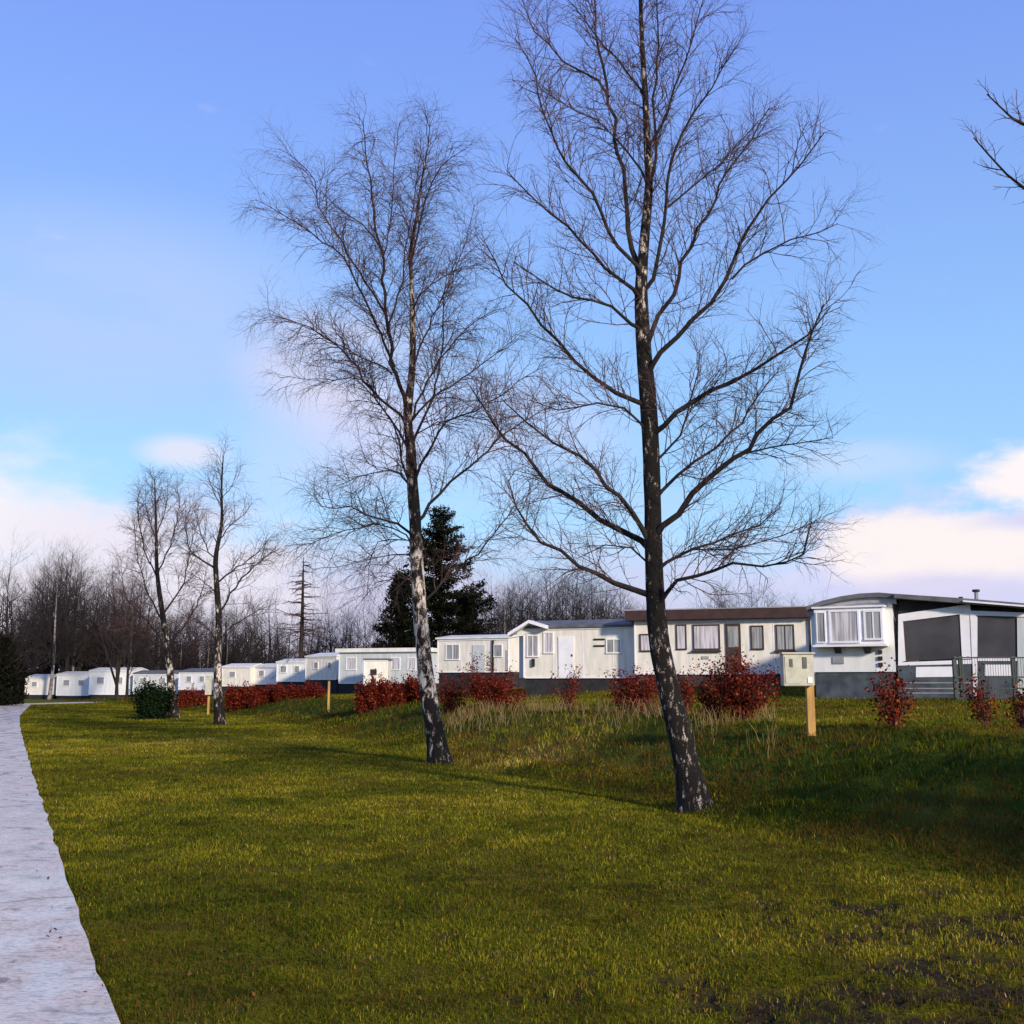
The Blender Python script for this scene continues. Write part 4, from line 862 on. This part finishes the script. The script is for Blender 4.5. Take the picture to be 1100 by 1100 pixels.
# awning beside it
aw = Home('caravan_awning', 'white framed awning porch with two dark cloth windows under a long flat roof', 964.5, 35, 1112, 33.4, 660, 712, 5.5, 'smooth_white', group=None, skirt=None, cat='awning')
c = aw.c
def quadp(m_, pts, y0, y1): m_.prism([c(a, b) for a, b in pts], y0, y1); return m_
def frame_part(name, pts, mat, y0=-.04, y1=.04): quadp(MB(), pts, y0, y1).build(name, M[mat], aw.root)
frame_part('frame', [(965, 712), (973, 710), (970, 667), (965, 660)], 'smooth_white'); frame_part('frame', [(965, 660), (970, 667.5), (1031, 660), (1042, 649)], 'smooth_white', -.042, .038)
frame_part('frame', [(1033.5, 708), (1049, 708), (1042, 649), (1031, 660.5)], 'smooth_white'); frame_part('frame', [(965, 715), (1049, 713), (1049, 708.5), (965, 711.5)], 'smooth_white', -.045, .03)
frame_part('cloth_window', [(973, 710), (1033.3, 707.5), (1031, 661), (970, 668)], 'mesh', -.01, .01)
frame_part('frame', [(1046, 750), (1050, 750), (1050, 663), (1042, 655)], 'smooth_white', -.06, -.046); frame_part('frame', [(1042, 661), (1112, 663), (1112, 658.5), (1042, 656)], 'smooth_white', -.03, .03)
frame_part('cloth_window', [(1050, 706), (1093, 706), (1092, 663.3), (1050, 661.8)], 'mesh', -.01, .01); frame_part('frame', [(1093.5, 750), (1112, 750), (1112, 663.5), (1092.5, 663.5)], 'pale', -.05, .03)
frame_part('frame', [(1050.5, 710), (1093, 710), (1093, 706.3), (1050.5, 706.3)], 'smooth_white', -.04, .03)
frame_part('lower_wall', [(965, 751), (1045.5, 751), (1045.5, 713.5), (965, 715.4)], 'slate', -.03, .03); frame_part('lower_wall', [(1050.5, 751), (1093, 751), (1093, 710.3), (1050.5, 710.3)], 'slate', -.03, .03)
frame_part('banner', [(984, 727.5), (1024, 727), (1024, 716), (984, 716.5)], 'smooth_white', -.05, -.032); frame_part('banner', [(1058, 726), (1090, 726), (1090, 714), (1058, 714)], 'smooth_white', -.05, -.032)
for yy in (733, 739, 744): frame_part('slat', [(968, yy + 1), (1044, yy + 1), (1044, yy), (968, yy)], 'grey_trim', -.045, -.032)
# back and side walls of the porch, roof slab
zt = c(1042, 649)[1]; MB().box(.0, aw.L, 5.3, 5.4, 0, zt).build('back_wall', M['dark'], aw.root)
MB().box(aw.L - .1, aw.L, .1, 5.3, 0, c(1112, 660)[1]).build('side_wall', M['slate'], aw.root)
frame_part('shade_sheet', [(965, 659.5), (1042, 648.5), (1042, 647), (965, 643.5)], 'dark', .05, .09); frame_part('shade_sheet', [(1042.3, 657), (1112, 659), (1112, 654), (1042.3, 652)], 'dark', .05, .09)  # dark sheets standing in for the shade between roof and awning
rp = [c(962, 643.3), c(1112, 655), c(1112, 650), c(1040, 644), c(962, 638.8)]
MB().prism(rp, -.45, 5.6).build('roof', M['roof_grey'], aw.root)
gp = [c(1035, 647.7), c(1112, 654), c(1112, 652.2), c(1035, 646)]
MB().prism(gp, -.53, -.453).build('gutter', M['smooth_white'], aw.root)
for (px, t, rr) in ((1047, 632, .06), (1030, 639, .035)):
    x, z = c(px, t); f = MB().cyl((x, 1.5), rr, z - .5, z).build('flue', M['metal'], aw.root); MB().cyl((x, 1.5), rr * 1.9, z + .002, z + rr * 1.3).build('cowl', M['dark'], f)

# home with the brown roof
h2 = Home('mobile_home', 'cream mobile home with long brown flat roof and dark framed windows', 683, 48.4, 872, 46, 667, 724, 4.2, 'cream', skirt='brick').body()
MB().box(-.35, h2.L + .15, -.4, 4.6, h2.zt + .003, h2.zt + .42).build('roof', M['brown'], h2.root)
MB().box(-.37, h2.L + .17, -.42, 4.62, h2.zt + .424, h2.zt + .47).build('roof_edge', M['grey_trim'], h2.root)
for (a, b, c_, d, gl, fr, sp) in ((687, 681, 704, 700, 'glass_pale', 'brown_wood', 1), (726, 671, 738, 698, 'glass_pale', 'brown_wood', 1), (744, 671, 774, 698, 'glass_pale', 'brown_wood', 1), (806, 672, 821, 698, 'glass', 'brown_wood', 1), (833, 671, 854, 699, 'glass', 'brown_wood', 2)): h2.window(a, b, c_, d, gl, fr, split=sp)
(a, zt_), (b, zb_) = h2.c(779, 670), h2.c(797, 722)
dr_ = MB().box(a, b, -.05, -.002, zb_, zt_).build('door', M['brown_wood'], h2.root); MB().box(a + .1, b - .1, -.06, -.052, zb_ + 1.05, zt_ - .12).build('pane', M['glass'], dr_)
for a in (744, 833):
    x, z = h2.c(a - 1, 699); x2, _ = h2.c(a + (30 if a == 744 else 21) + 1, 699); MB().box(x, x2, -.16, -.003, z - .06, z - .003).build('sill', M['brown_wood'], h2.root)
x, z = h2.c(754, 708); MB().box(x, x + .3, -.04, -.003, z, z + .12).build('vent', M['grey_trim'], h2.root)
x, z = h2.c(870.5, 724); MB().box(x, x + .09, -.1, -.003, 0.1, h2.zt - .05).build('drainpipe', M['brown_wood'], h2.root)

# white gabled home
h3 = Home('mobile_home', 'white clapboard mobile home with small gable at its left end', 563, 51.0, 692, 49.0, 675, 728, 3.8, 'cream', skirt='dark').body()
h3.low_gable('roof_grey', .35)
gl_, _ = h3.c(552, 680); gr_, _ = h3.c(590, 680); gp_, gz_ = h3.c(572, 667.5)
MB().prism([(gl_ + .18, h3.zt - .32), (gr_ - .1, h3.zt - .1), (gr_ - .1, h3.zt + .0), (gp_, gz_ - .12), (gl_ + .18, h3.zt - .2)], -.06, -.003).build('gable_wall', M['white'], h3.root)
MB().prism([(gl_ - .1, h3.zt - .38), (gp_, gz_ - .1), (gp_, gz_ + .04), (gl_ - .1, h3.zt - .22)], -.55, -.062).build('bargeboard', M['smooth_white'], h3.root)
MB().prism([(gp_ + .003, gz_ - .1), (gr_, h3.zt - .05), (gr_, h3.zt + .1), (gp_ + .003, gz_ + .04)], -.55, -.062).build('bargeboard', M['smooth_white'], h3.root)
MB().box(gl_ + .15, -.003, 0.3, 2.6, h3.zb, h3.zt - .35).build('porch', M['pale'], h3.root)
h3.window(566, 682, 579, 706, 'glass', split=2); h3.window(584, 679, 595, 702, 'glass_pale', split=1); h3.window(651, 686, 668, 702, 'glass', split=2)
for a, b in ((638, 686), (638, 693)):
    x, z = h3.c(a, b); MB().box(x, x + .5, -.05, -.003, z - .07, z).build('vent', M['dark'], h3.root)
(a, zt_), (b, zb_) = h3.c(600, 684), h3.c(617, 728); dr_ = MB().box(a, b, -.045, -.002, zb_, zt_).build('door', M['smooth_white'], h3.root); MB().box(b - .12, b - .06, -.075, -.047, zb_ + .95, zb_ + 1.05).build('handle', M['dark'], dr_)
x, z = h3.c(572, 716); MB().box(x, x + .12, -.12, -.003, z, z + .35).build('wall_lamp', M['dark'], h3.root)

h4 = Home('mobile_home', 'cream mobile home with pale rounded roof between the tall conifer and the gabled home', 470, 67, 546, 65, 687, 722, 3.6, 'cream', skirt='dark').body(); h4.low_gable('roof_white', .22, .12)
h4.window(479, 692, 494, 709, 'glass', split=2); h4.window(530, 692, 540, 706, 'glass')
(a, zt_), (b, zb_) = h4.c(508, 693), h4.c(521, 722); MB().box(a, b, -.05, -.002, zb_, zt_).build('door', M['pale'], h4.root)
x, z = h4.c(529, 700); MB().box(x, x + .1, -.1, -.003, 0, h4.zt - .1).build('drainpipe', M['dark'], h4.root)
h4.window(548 - 4, 698, 546, 722, 'gap_pane')  # no window: narrow dark gap at the right end, drawn as a dark pane
h5 = Home('mobile_home', 'pale mobile home with wide white roof edge left of the white birch trunk', 364, 86, 458, 83.5, 701, 734, 3.6, 'pale', skirt='dark').body(); h5.flat_roof('roof_white', .3, .25)
for a, b in ((372, 383), (420, 430), (438, 447)): h5.window(a, 706, b, 720, 'glass_pale')
h5b = Home('garden_shed', 'small cream shed with a dark hatch before the pale mobile home', 391, 80, 416, 80, 709, 737, 2.4, 'cream', cat='shed', group=None).body(); h5b.flat_roof('roof_grey', .12, .1)
x, z = h5b.c(398, 719); MB().box(x, x + .45, -.05, -.003, z - .4, z).build('hatch', M['dark'], h5b.root)
for (n_, lab, a, da, b, db, t, bt, wl, rf, ws) in (
    ('mobile_home', 'cream box-shaped mobile home right behind the thin yellow post', 328, 92, 361, 90, 706, 730, 'cream', 'roof_white', ((337, 711, 342, 719), (352, 711, 356, 718))),
    ('mobile_home', 'white mobile home next left of the cream box-shaped one', 297, 98, 327, 97, 712, 732, 'white', 'roof_white', ((301, 715, 308, 723), (316, 715, 322, 723))),
    ('mobile_home', 'low white mobile home with sloping pale roof above the middle of the long hedge', 271, 104, 298, 102, 717, 735, 'white', 'roof_white', ((278, 720, 284, 727),)),
    ('mobile_home', 'pinkish cream mobile home right of the slender birch trunk', 238, 104, 268, 103, 717, 737, 'cream', 'roof_white', ((246, 721, 253, 728),)),
    ('mobile_home', 'white mobile home showing between the two distant birches', 192, 110, 230, 108, 722, 741, 'white', 'roof_grey', ((200, 726, 206, 733), (214, 726, 220, 733))),
    ('mobile_home', 'grey-roofed mobile home behind the dark round bush', 143, 114, 191, 113, 724, 746, 'pale', 'roof_grey', ((150, 728, 158, 736), (170, 728, 178, 736))),
    ('mobile_home', 'long white mobile home left of the dark round bush', 96, 116, 141, 115, 721, 746, 'white', 'roof_white', ((104, 727, 112, 735), (124, 727, 132, 735))),
    ('mobile_home', 'white mobile home with lower roof right of the leftmost one', 61, 120, 96, 119, 725, 747, 'white', 'roof_white', ((68, 730, 75, 737), (84, 730, 90, 737))),
    ('mobile_home', 'leftmost plain cream mobile home beside the path end', 27, 122, 58, 121, 728, 746, 'cream', 'roof_white', ((34, 732, 40, 738),))):
    hh_ = Home(n_, lab, a, da, b, db, t, bt, 3.4, wl, skirt='dark').body(); hh_.low_gable(rf, .3, .1)
    for w_ in ws: hh_.window(*w_, glass='glass')

# ------------------------------------------------------------------ steel fence at the right
p0 = at(1030, 750, 31); root = thing('steel_fence', 'dark green steel rail fence with square posts in front of the awning', 'fence', (p0.x, p0.y, hz(p0.x, p0.y)))
ft = at(1030, 705, 31).z - root.location.z; Lf = (1120 - 1030) * 31 / F
for px in (1027.5, 1034, 1090, 1118): x = (px - 1030) * 31 / F; MB().box(x - .05, x + .05, -.05, .05, -.2, ft).build('post', M['green_steel'], root)
for zf in (.985, .55, .3, .08): MB().box(-.1, Lf, -.08, -.052, ft * zf - .04, ft * zf).build('rail', M['green_steel'], root)
m_ = MB()
for k in range(1, 32): x = .05 + (Lf - .1) * k / 32; m_.box(x - .004, x + .004, -.092, -.082, .06, ft * .97)
m_.build('wire_panel', M['green_steel'], root)

# ------------------------------------------------------------------ power cabinet on its post
d = 19; b = at(872, 783, d); zg = hz(b.x, b.y); s = d / F
root = thing('power_cabinet', 'square grey-green power cabinet on a short yellow wooden post', 'power cabinet', (b.x, b.y, zg))
zb = at(857, 737, d).z - zg; zt = at(857, 703, d).z - zg; x0 = (841 - 872) * s; x1 = (873.5 - 872) * s
MB().box(-.06, .07, .0, .10, -.3, zt - .1).build('post', M['wood'], root, .006)
bo = MB().box(x0, x1, -.22, -.003, zb, zt).build('cabinet', M['box'], root, .012)
MB().box(x0 + .03, x0 + .27, -.232, -.222, zb + .04, zt - .04).build('door', M['box'], bo)
MB().box(x0 + .33, x0 + .40, -.235, -.222, zt - .24, zt - .05).build('slot', M['box_dark'], bo); MB().box(x0 + .10, x0 + .16, -.238, -.234, zt - .22, zt - .08).build('slot', M['box_dark'], bo)
MB().box(x1 - .12, x1 - .04, -.235, -.222, zb + .05, zb + .15).build('label_plate', M['smooth_white'], bo)
MB().box(x0 - .02, x1 + .02, -.25, .01, zt + .002, zt + .03).build('lid', M['box'], root)
# thin post further left and the small cabinet by the slender birch
d = 50; b = at(353, 757, d); root = tag(MB().prism([(-.045, -.3), (.045, -.3), (.045, 1.28), (0, 1.34), (-.045, 1.28)], -.045, .045).build('marker_post', M['wood']), 'thin yellow timber post between the long and short red hedges', 'post'); root.location = (b.x, b.y, hz(b.x, b.y))
d = 59; b = at(224, 752, d); zg = hz(b.x, b.y); root = thing('power_cabinet', 'small pale cabinet on a post beside the slender distant birch', 'power cabinet', (b.x, b.y, zg))
z1 = at(224, 727, d).z - zg; MB().box(-.05, .05, 0, .1, -.2, z1 - .2).build('post', M['wood'], root); MB().box(-.16, .16, -.2, -.003, z1 - .95, z1).build('cabinet', M['box'], root, .01); MB().box(-.18, .18, -.22, .02, z1 + .002, z1 + .03).build('lid', M['box'], root)
print('objects', len(bpy.data.objects))
